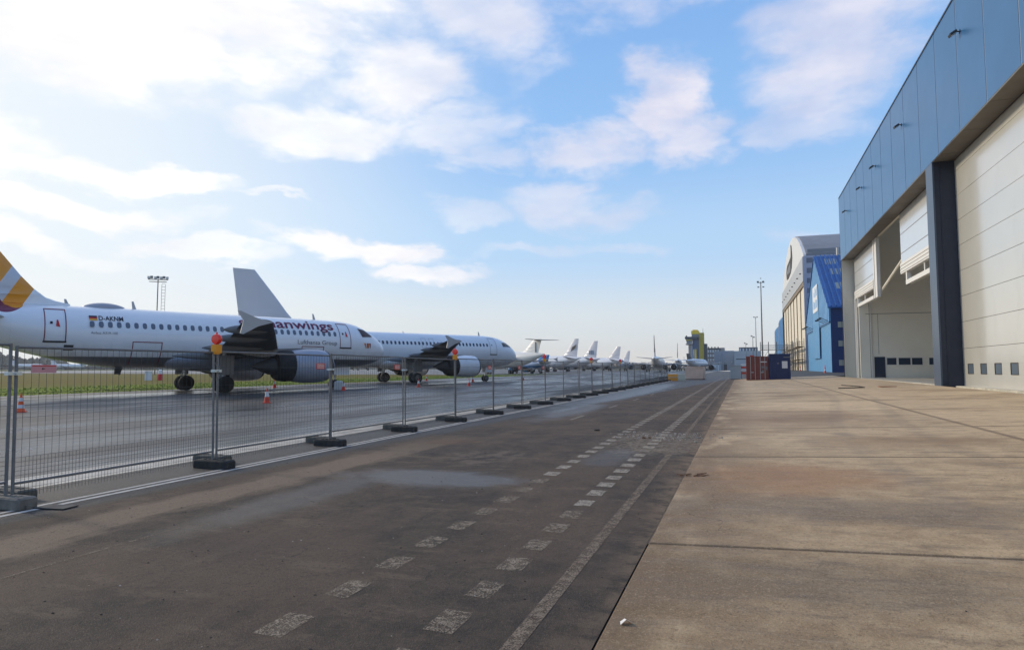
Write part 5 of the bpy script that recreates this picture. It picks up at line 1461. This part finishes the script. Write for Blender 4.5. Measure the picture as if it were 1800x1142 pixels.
far_jet('white airliner with its nose towards the camera below the control tower', (-30, 373), 168, 37, finh=6.4)
far_jet('low white airliner seen under the nose of the lettered aircraft', (-222, 370), -62, 37, finh=6.4, detail=0)
# far side of the field
for i, (x, y, hd, dark) in enumerate([(-655, 470, 75, 0), (-622, 480, -105, 1), (-600, 505, 75, 0), (-574, 492, 80, 0), (-555, 512, -100, 1), (-530, 498, 75, 0), (-690, 455, 75, 0), (-500, 520, 78, 0)]):
    lb = ['white airliner on the far side of the grass, directly right of the pink notice', 'far airliner with a dark fin beyond the grass', 'far white airliner left of centre under the fuselage belly', 'far white airliner under the middle of the belly',
          'second far airliner with a dark fin, under the belly', 'far white airliner near the marker post', 'far white airliner hidden behind the pink notice', 'rightmost white airliner on the far side of the grass'][i]
    far_jet(lb, (x, y), hd, 37, fin=M['tower_blue'] if dark else M['fin_white'], finh=9.5, detail=0, engine='none')

# ------------------------------------------------------------------ distant woods
def wood(name, a0, a1, dist, h, n, seed, label, m):
    rr = random.Random(seed); mb = MB()
    for i in range(n):
        t = rr.random(); az_ = R(a0+(a1-a0)*t); D = dist*rr.uniform(.97, 1.08)
        prof = h*(.62+.25*math.sin(t*23+seed)+.2*math.sin(t*61))
        x, y = -math.sin(az_)*D, math.cos(az_)*D; hh = max(2.5, prof*rr.uniform(.45, 1.0)); w = rr.uniform(2.5, 6.5)
        vs = []; zc = rr.uniform(.3, 1)*hh
        for k in range(7):
            an = 2*math.pi*k/7+rr.uniform(-.3, .3); q = w*rr.uniform(.6, 1.2); vs.append((x+q*math.cos(an), y+q*math.sin(an), max(0, zc-hh*.35+rr.uniform(-1, 1))))
        for k in range(5):
            an = 2*math.pi*k/5+rr.uniform(-.3, .3); q = w*rr.uniform(.3, .6); vs.append((x+q*math.cos(an), y+q*math.sin(an), zc+rr.uniform(-.5, .8)))
        top = (x+rr.uniform(-1, 1), y, zc+rr.uniform(.6, 2.2)); vs += [top, (x, y, 0)]
        fs = [(k, (k+1) % 7, 7+(k*5//7) % 5) for k in range(7)]+[(7+k, 7+(k+1) % 5, 12) for k in range(5)]+[(7+k, (k*7//5) % 7, 7+(k+1) % 5) for k in range(5)]+[((k+1) % 7, k, 13) for k in range(7)]
        mb.add(vs, fs)
    o = mb.build(name, m); tag(o, label, 'wood', kind='stuff')
M['wood'] = mat('distant_foliage', (.045, .052, .035), .95, var=.4, vscale=.05)
wood('woods', 44, 75, 1150, 27, 4200, 5, 'distant wood along the horizon at the left', M['wood'])
wood('woods', -2, 44, 1500, 16, 4200, 8, 'distant low wood along the horizon behind the aircraft', M['wood'])

# ------------------------------------------------------------------ litter on the ground
M['stone_pale'] = mat('pale_rubble', (.38, .32, .26), .9, var=.25, vscale=12); M['stone_dark'] = mat('dark_clod', (.035, .028, .024), .95, var=.3, vscale=12)
M['timber'] = mat('splintered_timber', (.17, .09, .05), .8, var=.3, vscale=20); M['plank'] = mat('reddish_plank', (.30, .11, .05), .75)
def rock(mb, x, y, s, rr):
    z = gz(x, y); vs = []
    for (a, b, c) in ((-1, -1, 0), (1, -1, 0), (1, 1, 0), (-1, 1, 0), (-.7, -.6, 1), (.6, -.7, 1), (.7, .6, .8), (-.6, .7, .9)):
        vs.append((x+a*s*rr.uniform(.5, 1.1), y+b*s*rr.uniform(.5, 1.1), z-.002+c*s*rr.uniform(.6, 1.1)))
    mb.add(vs, [(4, 5, 6, 7), (0, 1, 5, 4), (1, 2, 6, 5), (2, 3, 7, 6), (3, 0, 4, 7)])
rr = random.Random(77); mb = MB()
for i in range(260):
    rock(mb, rr.gauss(-1.75, .65), rr.gauss(17.6, .4)+rr.choice((-.7, 0, 0, .6)), rr.choice((.010, .014, .02, .04))*rr.uniform(.6, 1.1), rr)
tag(mb.build('rubble', M['stone_pale']), 'scatter of pale broken concrete across the painted dashes', 'rubble', kind='stuff')
mb = MB()
for i in range(900):
    x = rr.uniform(-8.2, -1.0); y = 2.6+rr.random()**1.5*30; rock(mb, x, y, rr.uniform(.003, .011), rr)
for i in range(160):
    x = rr.uniform(-.9, 9); y = 2.6+rr.random()**1.5*30; rock(mb, x, y, rr.uniform(.002, .008), rr)
tag(mb.build('gravel', M['stone_dark']), 'small dark clods of mud lying on the road', 'gravel', kind='stuff')
mb = MB()
for i in range(260):
    x = rr.uniform(-8.0, 3.0); y = 2.8+rr.random()**1.4*26; rock(mb, x, y, rr.uniform(.003, .010), rr)
tag(mb.build('grit', M['stone_pale']), 'small pale stones strewn over the road', 'grit', kind='stuff')
# folded scrap of paper by the slab edge
t = MB().add([(-.05, -.02, .004), (-.01, -.03, .040), (.045, -.01, .005), (.035, .03, .004), (-.005, .028, .026), (-.035, .03, .006), (.025, .0, .012)],
             [(0, 1, 4, 5), (1, 2, 6), (2, 3, 6), (3, 4, 6), (1, 6, 4)]).build('paper_scrap', M['sign_white'], None, None, (-.80, 4.72, gz(-.80, 4.72)), .5)
tag(t, 'crumpled white scrap lying on the slab close to the camera', 'scrap')
t = empty('broken_wood', (-.8, 11.4, gz(-.8, 11.4))); tag(t, 'pile of splintered brown wood on the concrete near its edge', 'wood scraps')
for i in range(9):
    a = rr.uniform(-.5, .9); l = rr.uniform(.08, .24); x0, y0 = rr.uniform(-.22, .26), rr.uniform(-.10, .10)
    MB().tube((x0-l*math.cos(a)/2, y0-l*math.sin(a)/2, .012), (x0+l*math.cos(a)/2, y0+l*math.sin(a)/2, rr.uniform(.015, .05)), .012, .006, 5).build('splinter', M['timber'], t)
for (x, y, s_, lab) in ((-3.9, 18.5, .06, 'dark crumpled rag on the road left of the white dashes'), (-2.3, 16.9, .05, 'reddish brown brick lump beside the pale rubble')):
    mb = MB()
    for q in range(5): rock(mb, x+rr.uniform(-.1, .1), y+rr.uniform(-.05, .05), s_*rr.uniform(.5, 1), rr)
    tag(mb.build('debris_lump', M['stone_dark'] if 'dark' in lab else M['timber']), lab, 'debris')
# hose or cable bits and a plank near the hangar
def at(x, y): return (x, y, gz(x, y)+.03)
t = MB().path([at(7.35, 56.8), at(7.6, 55.2), at(7.9, 53.0), at(7.95, 51.2)], .035, 6).path([at(6.3, 50.3), at(7.0, 50.2), at(7.95, 50.4)], .035, 6).build('hose', M['stone_dark'], None, 50); tag(t, 'bent dark rod lying on the concrete before the open bay', 'rod')
t = MB().box(-.55, .55, -.12, .12, 0, .06).build('plank', M['plank'], None, None, (9.36, 50.6, gz(9.36, 50.6)), .2); tag(t, 'short reddish plank on the concrete near the navy pillar', 'plank')

# ------------------------------------------------------------------ haze
hm = bpy.data.materials.new('haze_air'); hm.use_nodes = True; hn = hm.node_tree.nodes; hn.clear()
pv = hn.new('ShaderNodeVolumePrincipled'); pv.inputs['Color'].default_value = (.86, .90, .95, 1); pv.inputs['Density'].default_value = .0002; pv.inputs['Anisotropy'].default_value = .2
ho = hn.new('ShaderNodeOutputMaterial'); hm.node_tree.links.new(pv.outputs[0], ho.inputs['Volume'])
hz = MB().box(-1950, 1950, -80, 1950, -1.5, 60).build('haze', hm); hz['kind'] = 'stuff'; hz['label'] = 'thin pale winter haze over the airfield'
